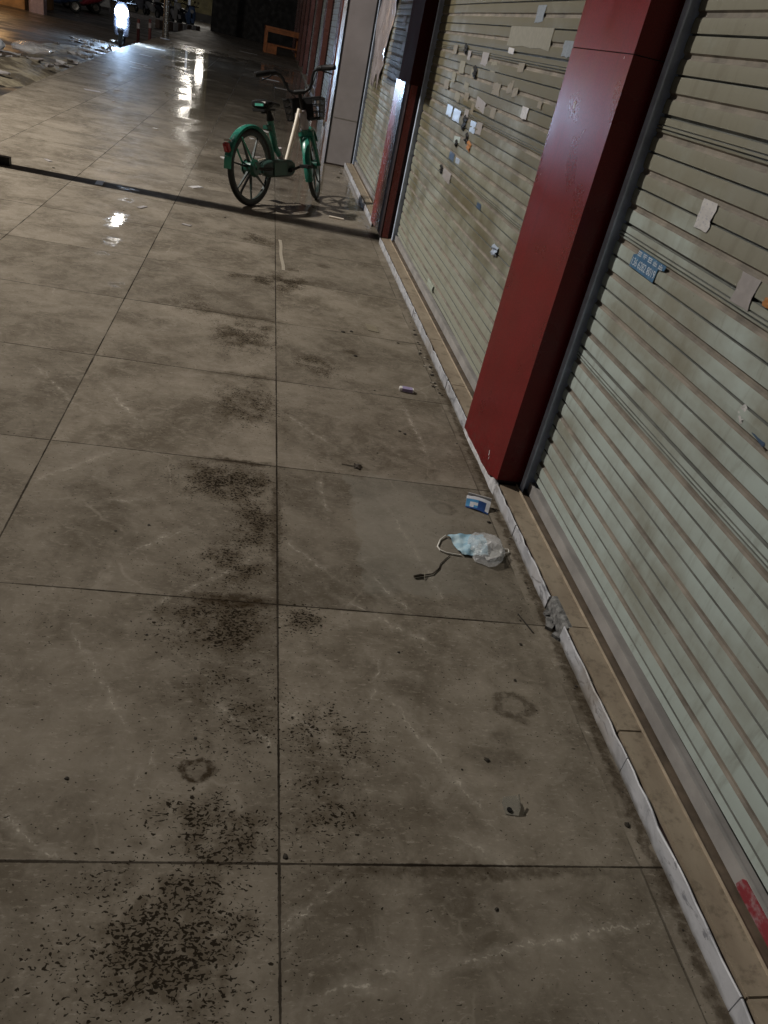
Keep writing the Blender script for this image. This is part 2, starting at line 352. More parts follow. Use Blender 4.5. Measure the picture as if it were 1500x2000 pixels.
def marble_strip():
    t = NT('white_marble_riser'); p = t.pos()
    n = t.noise(t.vm('MULTIPLY', p, (1, 0.5, 1)), 14, 6, 0.65, 0.8)
    c = t.mix(t.ss(n, 0.35, 0.6), (0.34, 0.345, 0.37), (0.52, 0.52, 0.55))
    n2 = t.noise(t.vm('MULTIPLY', p, (1, 1.0, 2.2)), 9, 5, 0.7, 1.2)
    c = t.mix(t.m('MULTIPLY', t.ss(n2, 0.56, 0.62), 0.75), c, (0.17, 0.17, 0.19))
    d = t.noise(p, 3.2, 4)
    c = t.mix(t.m('MULTIPLY', t.ss(d, 0.55, 0.72), 0.55), c, (0.25, 0.19, 0.12))
    x, y, z = t.sep(p)
    c = t.mix(t.m('MULTIPLY', t.ss(t.m('ADD', z, t.m('MULTIPLY', t.noise(p, 20, 3), 0.03)), 0.012, 0.032, 1, 0), 0.75), c, (0.10, 0.085, 0.06))
    t.bump(n2, 0.25, 0.004)
    return t.set(c, 0.45, 0, 0.4)
M['marble'] = marble_strip()
def step_tile():
    t = NT('beige_step_tile'); p = t.pos()
    n = t.noise(t.vm('MULTIPLY', p, (1, 0.4, 1)), 12, 5, 0.6)
    c = t.mix(t.ss(n, 0.3, 0.7), (0.235, 0.185, 0.135), (0.32, 0.262, 0.195))
    g = t.noise(p, 26, 5, 0.7)
    c = t.mix(t.m('MULTIPLY', t.ss(g, 0.50, 0.68), 0.62), c, (0.115, 0.088, 0.06))
    x, y, z = t.sep(p)
    c = t.mix(t.m('MULTIPLY', t.ss(t.m('ADD', x, t.m('MULTIPLY', g, 0.03)), 1.062, 1.050), 0.65), c, (0.09, 0.075, 0.055))
    t.bump(g, 0.15, 0.003)
    return t.set(c, 0.5, 0, 0.4)
M['step'] = step_tile()
M['step_d'] = simple('brown_track_strip', (0.115, 0.085, 0.060), 0.6, 0, 0.5, 14, 0.2)
M['ridge'] = simple('pale_ridge', (0.42, 0.34, 0.25), 0.5, 0, 0.3, 20)
M['mortar'] = simple('grey_broken_mortar', (0.19, 0.185, 0.18), 0.9, 0, 0.7, 60, 0.9)
M['plaster'] = simple('white_broken_plaster', (0.55, 0.54, 0.55), 0.8, 0, 0.35, 30, 0.6)
M['facade'] = simple('brown_facade_wall', (0.14, 0.10, 0.085), 0.7, 0, 0.3, 3)
M['dark'] = simple('black_end_wall', (0.012, 0.010, 0.009), 0.6, 0, 0.5, 2)
M['door'] = simple('grey_brown_door_panel', (0.26, 0.235, 0.235), 0.45, 0, 0.14, 3)
M['polish'] = simple('polished_pale_panel', (0.34, 0.33, 0.34), 0.30, 0.0, 0.1, 3, spec=1.0)
M['blackm'] = simple('black_metal', (0.006, 0.0055, 0.0055), 0.5, 0.0, spec=0.3)
M['blackp'] = simple('black_plastic', (0.007, 0.0065, 0.0065), 0.55, 0, 0.3, 30, 0.1, spec=0.3)
M['rubber'] = simple('tyre_rubber', (0.014, 0.016, 0.015), 0.6, 0, 0.3, 40)
M['green'] = simple('green_bike_paint', (0.024, 0.180, 0.128), 0.28, 0, 0.2, 14)
M['green_d'] = simple('dark_green_plastic', (0.012, 0.075, 0.052), 0.36, 0, 0.2, 14)
M['mint'] = simple('mint_plastic', (0.06, 0.34, 0.23), 0.4, 0, 0.1, 14)
M['whitep'] = simple('off_white_bike_paint', (0.80, 0.71, 0.60), 0.32, 0, 0.15, 20)
M['lilac'] = simple('grey_lilac_paint', (0.36, 0.32, 0.33), 0.4, 0, 0.15, 20)
M['case'] = simple('dark_chain_case', (0.022, 0.050, 0.042), 0.4, 0, 0.3, 16)
M['spoke'] = simple('dark_spokes', (0.010, 0.022, 0.018), 0.45)
M['steel'] = simple('worn_steel', (0.35, 0.33, 0.30), 0.35, 0.8)
M['redp'] = simple('red_reflector', (0.35, 0.015, 0.02), 0.25)
M['greenlab'] = simple('green_label', (0.08, 0.36, 0.27), 0.4)
M['whitelab'] = simple('white_label', (0.7, 0.68, 0.66), 0.35)

# ------------------------------------------------------------------ ground
def edge_x(y):
    pts = [(-3, -2.35), (5, -2.62), (10.283, -2.908), (15, -3.12), (22, -3.42), (28.6, -3.54), (36, -3.66), (60, -3.9)]
    for (a, xa), (b, xb) in zip(pts, pts[1:]):
        if y <= b: return xa+(xb-xa)*(y-a)/(b-a)
    return pts[-1][1]
ys = [-3, 0, 3, 6, 8, 10.28, 12.5, 15, 18, 22, 25, 28.6, 36, 48]
m = MB(); L = [Vector((edge_x(y), y, 0)) for y in ys]; Rr = [Vector((1.6, y, 0)) for y in ys]
n_ = len(ys); m.add(L+Rr, [(i, n_+i, n_+i+1, i+1) for i in range(n_-1)])
tag(m.build('pavement', M['floor'], smooth=False), kind='structure')
t = NT('wet_asphalt'); p = t.pos()
nn = t.noise(p, 1.3, 4); fine = t.noise(p, 60, 3)
cc = t.mix(t.ss(nn, 0.35, 0.65), (0.030, 0.026, 0.022), (0.075, 0.064, 0.053))
cc = t.mix(t.m('MULTIPLY', t.ss(fine, 0.5, 0.7), 0.5), cc, (0.11, 0.10, 0.085))
t.bump(t.m('ADD', fine, nn), 0.35, 0.01)
M['road'] = t.set(cc, t.ss(nn, 0.38, 0.6, 0.6, 0.32))
m = MB(); m.add([(-150, -60, -.15), (150, -60, -.15), (150, 300, -.15), (-150, 300, -.15)], [(0, 1, 2, 3)])
tag(m.build('road', M['road'], smooth=False), kind='structure')
# side face of the raised pavement
m = MB()
for a, b in zip(ys, ys[1:]):
    m.add([(edge_x(a), a, -.004), (edge_x(b), b, -.004), (edge_x(b), b, -.15), (edge_x(a), a, -.15)], [(0, 1, 2, 3)])
tag(m.build('pavement_side', simple('pavement_edge_stone', (0.05, 0.045, 0.04), 0.7), smooth=False), kind='structure')

# ------------------------------------------------------------------ shop row
FX = 1.033          # plane of the pillar fronts and of the riser
SX = 1.158          # plane of the shutter slats
PIL = [(2.50, 3.05), (6.43, 7.02), (10.16, 10.7), (14.45, 15.0), (18.5, 19.1), (22.6, 23.2), (26.6, 27.2), (30.6, 31.2), (34.6, 35.2), (39.0, 39.6), (43.2, 43.8)]
row = empty('shop_building', (1.5, 20, 0), 0, 'long row of closed shops with rolling shutters and red pillars', 'building')
def rel(o, root): o.parent = root; o.matrix_parent_inverse = root.matrix_world.inverted(); return o
bpy.context.view_layer.update()
m = MB(); m.box(1.36, 1.6, -3, 47, -.1, 2.85); rel(m.build('wall', M['facade'], smooth=False), row)
m = MB(); m.box(0.98, 1.6, -3, 47, 2.85, 4.3); rel(m.build('fascia', M['facade'], smooth=False), row)
m = MB(); m.box(-3.05, 1.6, 47, 47.4, -.2, 4.3); rel(m.build('end_wall', M['dark'], smooth=False), row)
# --- doorsteps
def jag(m, pts_xy, z0, z1):
    n = len(pts_xy)
    m.add([(a, b, z0) for a, b in pts_xy]+[(a, b, z1) for a, b in pts_xy],
          [tuple(range(n))[::-1], tuple(range(n, 2*n))]+[(i, (i+1) % n, n+(i+1) % n, n+i) for i in range(n)])
def doorstep(y0, y1, label, cuts, h=0.052, chips=True):
    root = empty('doorstep', (FX, (y0+y1)/2, 0), 0, label, 'doorstep'); bpy.context.view_layer.update()
    def part(mb, name, mat, **k): return rel(mb.build(name, mat, **k), root)
    m = MB(); m.box(1.0385, 1.048, y0, y1, 0, h-.012); part(m, 'joint_gap', M['joint'], smooth=False)
    yy = y0
    while yy < y1-.05:
        ye = yy+random.choice((.40, .64, .64, .80)); ye = y1 if y1-ye < .2 else ye
        m = MB(); dz = random.uniform(-.0025, .0); m.box(1.0482+random.uniform(0, .002), 1.118, yy+.001, ye-.001, 0, h-.001+dz); part(m, 'step_tile', M['step'], smooth=False, bevel=.002); yy = ye
    m = MB(); m.box(1.1145, 1.1185, y0+.002, y1-.002, h-.004, h+.004); part(m, 'track_ridge', M['ridge'], smooth=False)
    m = MB(); m.box(1.119, 1.36, y0, y1, 0, h-.006); part(m, 'shutter_track', M['step_d'], smooth=False)
    for a, b in cuts:
        # a marble slab with a slightly ragged top edge
        n = max(3, int((b-a)/0.035)); m = MB(); rings = []
        for i in range(n+1):
            y = a+.0015+(b-a-.003)*i/n
            e = random.uniform(-.0035, .0015) if chips else 0
            if chips and random.random() < .07: e -= random.uniform(.003, .009)
            bt = random.uniform(-.002, .001)
            rings.append([Vector((FX+bt, y, 0.0)), Vector((FX+bt*.5, y, h+e-.002)), Vector((FX+.002, y, h+e)), Vector((1.0385+random.uniform(-.0015, 0), y, h+e-.001)), Vector((1.0385, y, 0))])
        m.loft(rings); part(m, 'marble_riser', M['marble'], smooth=False)
    return root, part
st1, part1 = doorstep(-2.5, 2.497, 'white marble fronted doorstep below the nearest shutter, with a broken grey chip', [(-2.5, -.6), (-.6, .62), (.62, 1.17), (1.17, 1.66), (1.80, 2.20), (2.205, 2.495)])
# the broken gap with mortar showing
m = MB(); rings = []
for i in range(9):
    y = 1.655+.15*i/8; e = random.uniform(-.006, .004)
    rings.append([Vector((1.0335+random.uniform(0, .003), y, 0)), Vector((1.0345+random.uniform(0, .0025), y, .02+e)), Vector((1.0368+random.uniform(0, .0015), y, .045+e*.7)), Vector((1.0485, y, .0495+e*.2)), Vector((1.060, y, .0495)), Vector((1.060, y, 0))])
m.loft(rings); part1(m, 'broken_mortar', M['mortar'], smooth=False)
m = MB()
for k in range(7):
    a = Vector((1.024+random.uniform(-.006, .01), 1.66+random.uniform(0, .12), 0)); s = random.uniform(.004, .011)
    q = Matrix.Translation(a) @ Matrix.Rotation(random.random()*3, 4, 'Z') @ Matrix.Diagonal((s, s*1.4, s*.9, 1))
    m.box(-1, 1, -1, 1, 0, 1.2, q)
part1(m, 'mortar_crumbs', M['mortar'], smooth=False)
st2, _ = doorstep(3.052, 6.427, 'white marble fronted doorstep below the sticker covered middle shutter', [(3.052, 3.5), (3.505, 4.6), (4.605, 5.5), (5.505, 6.427)])
st3, _ = doorstep(7.022, 10.14, 'low pale doorstep behind the parked bicycle', [(7.022, 8.2), (8.205, 9.5), (9.505, 10.14)], .06)

# --- shutters
PITCH = .1034
def shutter_profile(z0, z1, ph, seams):
    pts = []   # (depth, z, material of the face that follows)
    k0 = math.floor((z0-ph)/PITCH)-1
    k = k0
    while True:
        zb = ph+k*PITCH
        if zb > z1: break
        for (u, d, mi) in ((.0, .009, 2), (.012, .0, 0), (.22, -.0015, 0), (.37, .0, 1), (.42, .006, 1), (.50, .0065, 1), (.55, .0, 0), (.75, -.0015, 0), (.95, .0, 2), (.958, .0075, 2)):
            pts.append((d, zb+u*PITCH, mi))
        if k in seams:
            s = [i for i in range(len(pts)) if pts[i][1] >= zb+.55*PITCH-1e-6]
            del pts[s[0]:]
            for (u, d, mi) in ((.55, .0, 0), (.60, -.001, 2), (.61, .006, 2), (.635, .006, 0), (.645, -.001, 0), (.70, -.001, 2), (.71, .004, 2), (.73, .004, 0), (.74, 0, 0), (.915, .0, 2), (.93, .011, 2)):
                pts.append((d, zb+u*PITCH, mi))
        k += 1
    return [q for q in pts if z0 <= q[1] <= z1]
def shutter(y0, y1, label, mat, ph=1.590, seams=(), z0=.098, z1=2.85, guides=True, plate=False, dents=()):
    root = empty('roller_shutter', (SX, (y0+y1)/2, .05), 0, label, 'shutter'); bpy.context.view_layer.update()
    pr = shutter_profile(z0, z1, ph, seams)
    ny = max(2, int((y1-y0)/.12)); m = MB(); n = len(pr)
    ys_ = [y0+(y1-y0)*i/ny for i in range(ny+1)]
    def wob(y, z):
        w = .0018*math.sin(y*2.1+z*1.3)+.0010*math.sin(y*3.3-z*4)
        for (yc, zc, ry, rz, a) in dents: w += a*math.exp(-((y-yc)/ry)**2-((z-zc)/rz)**2)
        return w
    for y in ys_: m.v += [(SX+d+wob(y, z), y, z+.0012*math.sin(y*1.7+z*3)) for d, z, _ in pr]
    for i in range(ny):
        for j in range(n-1):
            m.f.append((i*n+j, (i+1)*n+j, (i+1)*n+j+1, i*n+j+1)); m.m.append(pr[j][2])
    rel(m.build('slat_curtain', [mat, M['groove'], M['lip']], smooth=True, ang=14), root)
    m = MB(); m.box(SX-.010, SX+.02, y0, y1, .050, .094); rel(m.build('bottom_bar', M['bar'], smooth=False, bevel=.002), root)
    m = MB(); m.box(SX-.013, SX-.003, y0+.01, y1-.01, .0945, .0975); rel(m.build('bar_lip', M['bar'], smooth=False), root)
    if plate:
        m = MB(); a = .42
        q = []
        for yy, zz in ((.84, .060), (.835, .085), (.825, .093), (.55, .093), (.54, .087), (.535, .066), (.55, .056), (.83, .055)): q.append((yy, zz))
        k = len(q); m.add([(SX-.0135, y, z) for y, z in q]+[(SX-.0102, y, z) for y, z in q], [tuple(range(k)), tuple(range(k, 2*k))[::-1]]+[(i, (i+1) % k, k+(i+1) % k, k+i) for i in range(k)])
        tt = NT('worn_red_paint'); pp = tt.pos(); nz = tt.noise(pp, 28, 5, .7)
        rp = tt.set(tt.mix(tt.ss(nz, .46, .66), (.26, .035, .045), (.34, .22, .23)), .5)
        rel(m.build('pull_plate', rp, smooth=False), root)['label'] = 'worn red painted pull plate'
    if guides:
        for s in (0, 1):
            m = MB(); ya, yb = (y0-.022, y0+.010) if s == 0 else (y1-.010, y1+.022)
            m.box(SX-.034, SX-.028, ya, yb, .05, z1); m.box(SX+.016, SX+.03, ya, yb, .05, z1)
            if s == 0: m.box(SX-.028, SX+.016, ya, ya+.006, .05, z1)
            else: m.box(SX-.028, SX+.016, yb-.006, yb, .05, z1)
            rel(m.build('guide_rail', M['galv'], smooth=False, bevel=.0015), root)
    return root
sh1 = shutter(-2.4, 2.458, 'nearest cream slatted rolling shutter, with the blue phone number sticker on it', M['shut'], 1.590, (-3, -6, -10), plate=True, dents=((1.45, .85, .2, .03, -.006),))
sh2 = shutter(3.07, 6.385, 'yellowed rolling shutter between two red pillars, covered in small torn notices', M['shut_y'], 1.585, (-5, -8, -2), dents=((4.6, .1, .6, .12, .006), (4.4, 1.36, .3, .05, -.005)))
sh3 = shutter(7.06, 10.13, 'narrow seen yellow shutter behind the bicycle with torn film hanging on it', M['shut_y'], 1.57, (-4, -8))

# --- pillars
def pillar(y0, y1, mats, label, joints=(1.513,), x=FX, broken=False, z0=.052, tilt=0.0):
    root = empty('shop_pillar', (x, (y0+y1)/2, 0), 0, label, 'pillar'); bpy.context.view_layer.update()
    zs = [0.0]+list(joints)+[2.85]
    for i in range(len(zs)-1):
        m = MB(); a, b = zs[i], zs[i+1]-.003
        if i == 0: a = z0
        if i == 0 and broken:
            # ragged lower end where the tile has broken away
            edge = []; n = 16
            for k in range(n+1):
                y = y1-(y1-y0)*k/n; f = k/n
                zz = .004+.012*f+(.045*max(0, f-.72)/.28)+random.uniform(-.004, .006)
                edge.append((y, max(.002, zz)))
            q = edge+[(y0, b), (y1, b)]; k = len(q)
            m.add([(x, y, z) for y, z in q]+[(x+.10, y, z) for y, z in q], [tuple(range(k)), tuple(range(k, 2*k))[::-1]]+[(i2, (i2+1) % k, k+(i2+1) % k, k+i2) for i2 in range(k)])
        else: m.box(x, x+.10, y0, y1, a if i or not broken else .0, b)
        o = rel(m.build('tile_panel', mats[min(i, len(mats)-1)], smooth=False), root)
    m = MB(); m.box(x+.0035, x+.2, y0+.003, y1-.003, z0, 2.85); rel(m.build('core', M['joint'], smooth=False), root)
    return root
p1 = pillar(2.50, 3.05, [M['red'], M['red']], 'near deep red tiled pillar with chipped white base, right of the litter', broken=True)
m = MB(); rings = []
for i in range(13):
    f = i/12; y = 3.05-.56*f; hz = .012+.014*f+(.02 if .84 < f < .95 else 0)+random.uniform(-.004, .005)
    rings.append([Vector((1.030+random.uniform(-.002, .002), y, 0)), Vector((1.031, y, hz)), Vector((1.037, y, hz+.003)), Vector((1.05, y, hz)), Vector((1.05, y, 0))])
m.loft(rings); rel(m.build('broken_base', M['plaster'], smooth=False), p1)
m = MB()
for (y, z, s) in ((2.86, 1.345, .010), (2.85, 1.325, .004), (3.0, 1.10, .003), (2.66, .09, .006), (2.65, .075, .004), (2.665, .10, .004), (2.56, 1.5, .003)):
    m.add([(FX-.0012, y-s*.35, z-s), (FX-.0012, y+s*.35, z-s*.6), (FX-.0012, y+s*.3, z+s), (FX-.0012, y-s*.4, z+s*.7), (FX-.0005, y-s*.6, z-s*1.2), (FX-.0005, y+s*.6, z-s), (FX-.0005, y+s*.5, z+s*1.3), (FX-.0005, y-s*.6, z+s)], [(0, 1, 2, 3), (0, 4, 5, 1), (1, 5, 6, 2), (2, 6, 7, 3), (3, 7, 4, 0)])
rel(m.build('paint_chips', M['plaster'], smooth=False), p1)
p2 = pillar(6.43, 7.02, [M['red_p'], M['red_shaded']], 'red pillar with bright headlight glare, between yellow shutters behind bicycle', joints=(1.165,))
for ch in kids(p2):
    if ch.name.startswith('tile_panel') and ch.data.materials[0] == M['red_p']:      # this panel is set a little askew
        ch.matrix_world = Matrix.Translation((FX, 6.72, 0)) @ Matrix.Rotation(R(3.0), 4, 'Z') @ Matrix.Translation((-FX, -6.72, 0)) @ ch.matrix_world
p3 = empty('shop_pillar', (.98, 10.4, 0), 0, 'wide grey clad pillar standing out behind the bicycle, its street side mirroring the blue headlight', 'pillar'); bpy.context.view_layer.update()
m = MB(); m.box(.795, 1.3, 10.165, 10.68, 0, 2.85); rel(m.build('core', M['facade'], smooth=False), p3)
m = MB(); m.box(.803, 1.10, 10.15, 10.1645, .02, 2.85); rel(m.build('grey_panel', M['door'], smooth=False), p3)
m = MB(); m.box(.782, .802, 10.145, 10.168, .0, 2.85); rel(m.build('corner_trim', M['blackm'], smooth=False, bevel=.002), p3)
m = MB(); m.box(1.1005, 1.158, 10.148, 10.1645, .05, 2.85); rel(m.build('shaded_gap', M['blackm'], smooth=False), p3)  # black strip standing in for the shaded gap beside the shutter
m = MB(); m.box(.81, 1.098, 10.1475, 10.1495, .515, .523); rel(m.build('trim_line', M['steel'], smooth=False), p3)
m = MB(); m.box(.784, .7945, 10.17, 10.68, .35, 2.85); rel(m.build('polished_panel', M['polish'], smooth=False), p3)
m = MB(); m.box(.784, .7945, 10.17, 10.68, .0, .348); rel(m.build('lower_panel', M['door'], smooth=False), p3)
FARL = ['red brown pillar first beyond the wide grey clad pillar', 'red brown pillar second beyond the grey clad pillar, right of the purple glints', 'red brown pillar third beyond the grey clad pillar, over the right bicycle grip', 'thin looking brown pillar fourth beyond the grey clad pillar in the dark row', 'thin looking brown pillar fifth beyond the grey clad pillar in the dark row', 'brown pillar sixth beyond the grey clad pillar, just right of the wooden table', 'brown pillar behind the wooden table, second last of the row', 'last brown pillar of the row near the black end wall']
for i, ((a, b), lb) in enumerate(zip(PIL[3:], FARL)):
    pillar(a, b, [M['brown']], lb, joints=(1.3,))
FS = ['pale shutter between the next brown pillar and the grey clad pillar', 'corrugated pale shutter just left of the next brown pillar', 'shutter second beyond the next brown pillar', 'shutter third beyond the next brown pillar', 'shutter fourth beyond the next brown pillar', 'shutter fifth beyond the next brown pillar', 'shutter sixth beyond the next brown pillar', 'shutter last before the black end wall']
for i in range(8):
    a = PIL[2+i][1]+.02; b = PIL[3+i][0]-.02
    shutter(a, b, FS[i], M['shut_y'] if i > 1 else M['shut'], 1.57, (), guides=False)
for i in range(8):
    a, b = (PIL[2+i][1]+.002, PIL[3+i][0]-.002)
    m = MB(); m.box(FX+.004, 1.36, a, b, 0, .05)
    tag(m.build('doorstep', M['step'], smooth=False), ['doorstep beside the next brown pillar, behind the grey clad pillar', 'doorstep second beyond the grey clad pillar', 'doorstep third beyond the grey clad pillar', 'doorstep fourth beyond the grey clad pillar', 'doorstep fifth beyond the grey clad pillar', 'doorstep sixth beyond the grey clad pillar', 'doorstep beside the wooden table', 'doorstep at the black end wall'][i], 'doorstep')

# --- torn plastic film on shutter 3
def sheet(name, pts, mat, label, cat, group=None, n=10, amp=.01, thick=.002, x=SX-.006):
    # pts: outline corners (y,z) tl,tr,br,bl ; built as a wavy sheet with thickness
    m = MB(); (a, b, c, d) = [Vector((0, q[0], q[1])) for q in pts]
    rows = []
    for i in range(n+1):
        for j in range(n+1):
            u, v = i/n, j/n
            q = (a*(1-u)+b*u)*(1-v)+(d*(1-u)+c*u)*v
            dx = amp*(math.sin(u*7+v*3.1)+.6*math.sin(v*13+u*4)+.4*random.uniform(-1, 1))*min(1, 4*v+.2)
            rows.append(Vector((x-abs(dx), q.y+(random.uniform(-.004, .004) if i in (0, n) else 0), q.z+(random.uniform(-.07, .07)*abs(pts[0][1]-pts[3][1])*(.15 if label.startswith(('plain pale', 'blank')) else 1) if j == n else 0))))
    for o_ in (0, thick):
        m.v += [tuple(q+Vector((o_, 0, 0))) for q in rows]
    N = (n+1)*(n+1)
    for i in range(n):
        for j in range(n):
            k = i*(n+1)+j; fz = (k, k+1, k+n+2, k+n+1)
            m.f.append(fz); m.m.append(0); m.f.append(tuple(N+q for q in fz[::-1])); m.m.append(0)
    o = m.build(name, mat); tag(o, label, cat, group); return o
tt = NT('crinkled_plastic_film'); pp = tt.pos(); nz = tt.noise(pp, 6, 4)
tt.bump(tt.noise(tt.vm('MULTIPLY', pp, (1, 1, .5)), 11, 4), .6, .02)
M['film'] = tt.set(tt.mix(tt.ss(nz, .35, .65), (.27, .235, .24), (.40, .36, .37)), .16)
sheet('plastic_film', [(10.08, 2.3), (8.45, 2.3), (9.15, 1.0), (9.98, 1.02)], M['film'], 'torn crinkled grey plastic film hanging on the shutter beside the grey clad pillar', 'plastic film', n=14, amp=.022)

# --- notices and stickers
def paper(name, col, rough=.6, mark=None):
    t = NT(name); p = t.pos()
    c = t.mix(t.ss(t.noise(p, 40, 4), .35, .7), tuple(v*.86 for v in col), col)
    if mark: c = t.mix(t.m('MULTIPLY', t.ss(t.noise(t.vm('MULTIPLY', p, (1, 1, 2.0)), 70, 3), .55, .62), .55), c, mark)
    return t.set(c, rough)
M['pp'] = paper('pinkish_paper', (.31, .28, .27)); M['pw'] = paper('white_paper', (.55, .53, .52), .55, (.3, .3, .36))
M['pb'] = paper('pale_blue_paper', (.36, .42, .52), .35); M['pt'] = paper('tan_paper', (.225, .19, .135)); M['pg'] = paper('greenish_paper', (.38, .42, .36), .5)
M['pg2'] = paper('grey_blue_print', (.21, .235, .26), .6, (.12, .14, .18)); M['po'] = paper('orange_paper', (.38, .15, .03)); M['pdk'] = paper('dark_blue_paper', (.05, .09, .16), .4); M['py'] = paper('faded_yellow_paper', (.235, .212, .145)); M['pz'] = paper('very_faded_poster', (.235, .22, .175), .7)
GN = 'small notices stuck on the middle shutter'
def curl(name, y0, z0, y1, z1, mat, label, cat='notice', group=None, lift=.004, tilt=0.0, tear=.0):
    cy, cz = (y0+y1)/2, (z0+z1)/2; w, h = abs(y0-y1), abs(z0-z1)
    ca, sa = math.cos(tilt), math.sin(tilt)
    def rp(u, v): return (cy+ca*(u*w)-sa*(v*h), cz+sa*(u*w)+ca*(v*h))
    c = [rp(-.5, .5), rp(.5, .5), rp(.5, -.5+tear*random.random()), rp(-.5, -.5+tear*random.random())]
    return sheet(name, c, mat, label, cat, group, n=5, amp=lift, thick=.0008, x=SX-.0035)
curl('notice', 2.03, 1.222, 1.955, 1.150, M['pw'], 'plain pale square notice on the nearest shutter, upper one of two', lift=.001)
curl('notice', 1.735, 1.112, 1.655, 1.04, M['pp'], 'blank pinkish square notice on the nearest shutter, lower one near the frame edge', lift=.001)
curl('sticker_remnant', 1.525, .862, 1.488, .826, M['pw'], 'torn white scrap of sticker on the nearest shutter seam', 'sticker', lift=.003, tilt=.5, tear=.6)
curl('sticker_remnant', 1.445, .838, 1.395, .815, M['pdk'], 'dark blue scrap of sticker on the nearest shutter at the frame edge', 'sticker', lift=.001, tear=.5)
curl('sticker_remnant', 1.615, 1.088, 1.59, 1.068, M['po'], 'tiny orange scrap of sticker right of the blank square notice', 'sticker', lift=.001)
SMALL = 'small faded torn notice among many on the middle shutter'
nt = [('a', 5.70, 1.465, 5.58, 1.41, 'pt'), ('b', 5.24, 1.448, 5.16, 1.40, 'pp'), ('c', 4.87, 1.455, 4.72, 1.392, 'pp'), ('d', 4.35, 1.493, 4.24, 1.468, 'pw'), ('g', 5.76, 1.262, 5.60, 1.205, 'pt'), ('k', 5.08, 1.24, 4.97, 1.19, 'pt'), ('l', 4.76, 1.235, 4.54, 1.178, 'pp'), ('n', 5.24, 1.008, 5.13, .972, 'pt'), ('o', 5.10, 1.003, 4.94, .968, 'pg'), ('q', 4.93, .90, 4.83, .872, 'pb'), ('s', 5.16, 1.288, 5.03, 1.25, 'py'), ('t', 4.09, 1.335, 4.0, 1.295, 'pt'), ('u', 3.65, 1.315, 3.59, 1.285, 'pt'), ('x1', 4.62, 1.13, 4.5, 1.07, 'pp'), ('x2', 4.98, 1.16, 4.88, 1.11, 'pp'), ('x3', 5.4, 1.39, 5.25, 1.32, 'py'), ('x4', 5.05, 1.36, 4.93, 1.32, 'py'), ('x5', 4.62, 1.42, 4.5, 1.36, 'py'), ('x6', 4.1, 1.44, 4.0, 1.40, 'pt'), ('x7', 4.85, 1.20, 4.78, 1.14, 'pt'), ('x8', 5.35, 1.22, 5.2, 1.17, 'py'), ('x9', 4.2, 1.36, 4.1, 1.30, 'pt'), ('y1', 5.56, 1.32, 5.45, 1.26, 'py'), ('y2', 4.4, 1.22, 4.3, 1.17, 'pt')]
for k, a, b, c, d, mm in nt:
    curl('notice', a, b, c, d, M[mm], SMALL, group=GN, lift=.001, tilt=random.uniform(-.10, .10), tear=.12)
curl('notice', 4.475, 1.345, 4.32, 1.275, M['pt'], 'clean beige paper tag, largest plain notice on the middle shutter', lift=.002)
curl('notice', 5.50, 1.138, 5.33, 1.078, M['pb'], 'left one of two pale blue glossy notices on the middle shutter', lift=.001)
curl('notice', 5.28, 1.135, 5.08, 1.070, M['pb'], 'right one of two neighbouring pale blue glossy notices on middle shutter', lift=.001)
curl('notice', 4.77, 1.12, 4.64, 1.062, M['pb'], 'narrow pale blue notice below the torn cluster on the middle shutter', lift=.001)
curl('notice', 3.86, 1.275, 3.76, 1.225, M['pw'], 'single white notice halfway along the middle shutter, away from the cluster', lift=.001)
curl('notice', 4.72, 1.015, 4.635, .972, M['po'], 'curled orange brown paper scrap on the middle shutter', lift=.008, tilt=.15)
curl('notice', 5.13, .908, 4.99, .866, M['pdk'], 'small dark blue and pale card on the middle shutter', lift=.001)
curl('notice', 5.19, .80, 4.95, .735, M['pp'], 'larger pinkish torn paper lower on the middle shutter', lift=.004, tear=.2)
curl('notice', 4.02, 1.67, 3.90, 1.605, M['pg2'], 'pale blue printed notice high on the middle shutter', lift=.001)
curl('notice', 3.52, 1.545, 3.40, 1.488, M['pg2'], 'grey blue printed notice high beside the near red pillar', lift=.001)
curl('notice', 4.40, 1.585, 3.70, 1.505, M['pz'], 'large faded pale poster remnant high on the middle shutter', lift=.0005)
curl('notice', 4.93, .172, 4.74, .132, M['pg'], 'greenish notice low on the middle shutter near its bottom bar', lift=.004)
curl('notice', 3.735, .685, 3.645, .64, M['pb'], 'light blue curled tag near the red pillar on middle shutter', lift=.010)
curl('notice', 4.22, .785, 4.13, .757, M['pdk'], 'small dark grey tag low on the middle shutter', lift=.001)
DK = 'dark curled paper flake sticking out from the middle shutter'
for a, b, c, d in ((5.35, 1.475, 5.28, 1.43), (4.98, 1.375, 4.90, 1.325), (4.95, 1.125, 4.88, 1.05), (4.80, 1.05, 4.75, 1.0), (5.02, .985, 4.98, .95), (5.28, .80, 5.22, .76)):
    curl('paper_flake', a, b, c, d, M['blackp'], DK, 'paper flake', 'dark paper flakes on the middle shutter', lift=.009, tilt=.3)
for a, b, c, d in ((8.25, 1.62, 8.05, 1.55), (7.95, 1.56, 7.8, 1.5), (8.0, 1.42, 7.85, 1.35), (8.1, 1.30, 7.95, 1.24), (8.35, 1.20, 8.2, 1.15), (8.2, 1.05, 7.75, .98)):
    curl('notice', a, b, c, d, M['pp'], 'small pale notice on the shaded shutter behind the glare pillar', group='notices on the shaded shutter behind the bicycle', lift=.002)

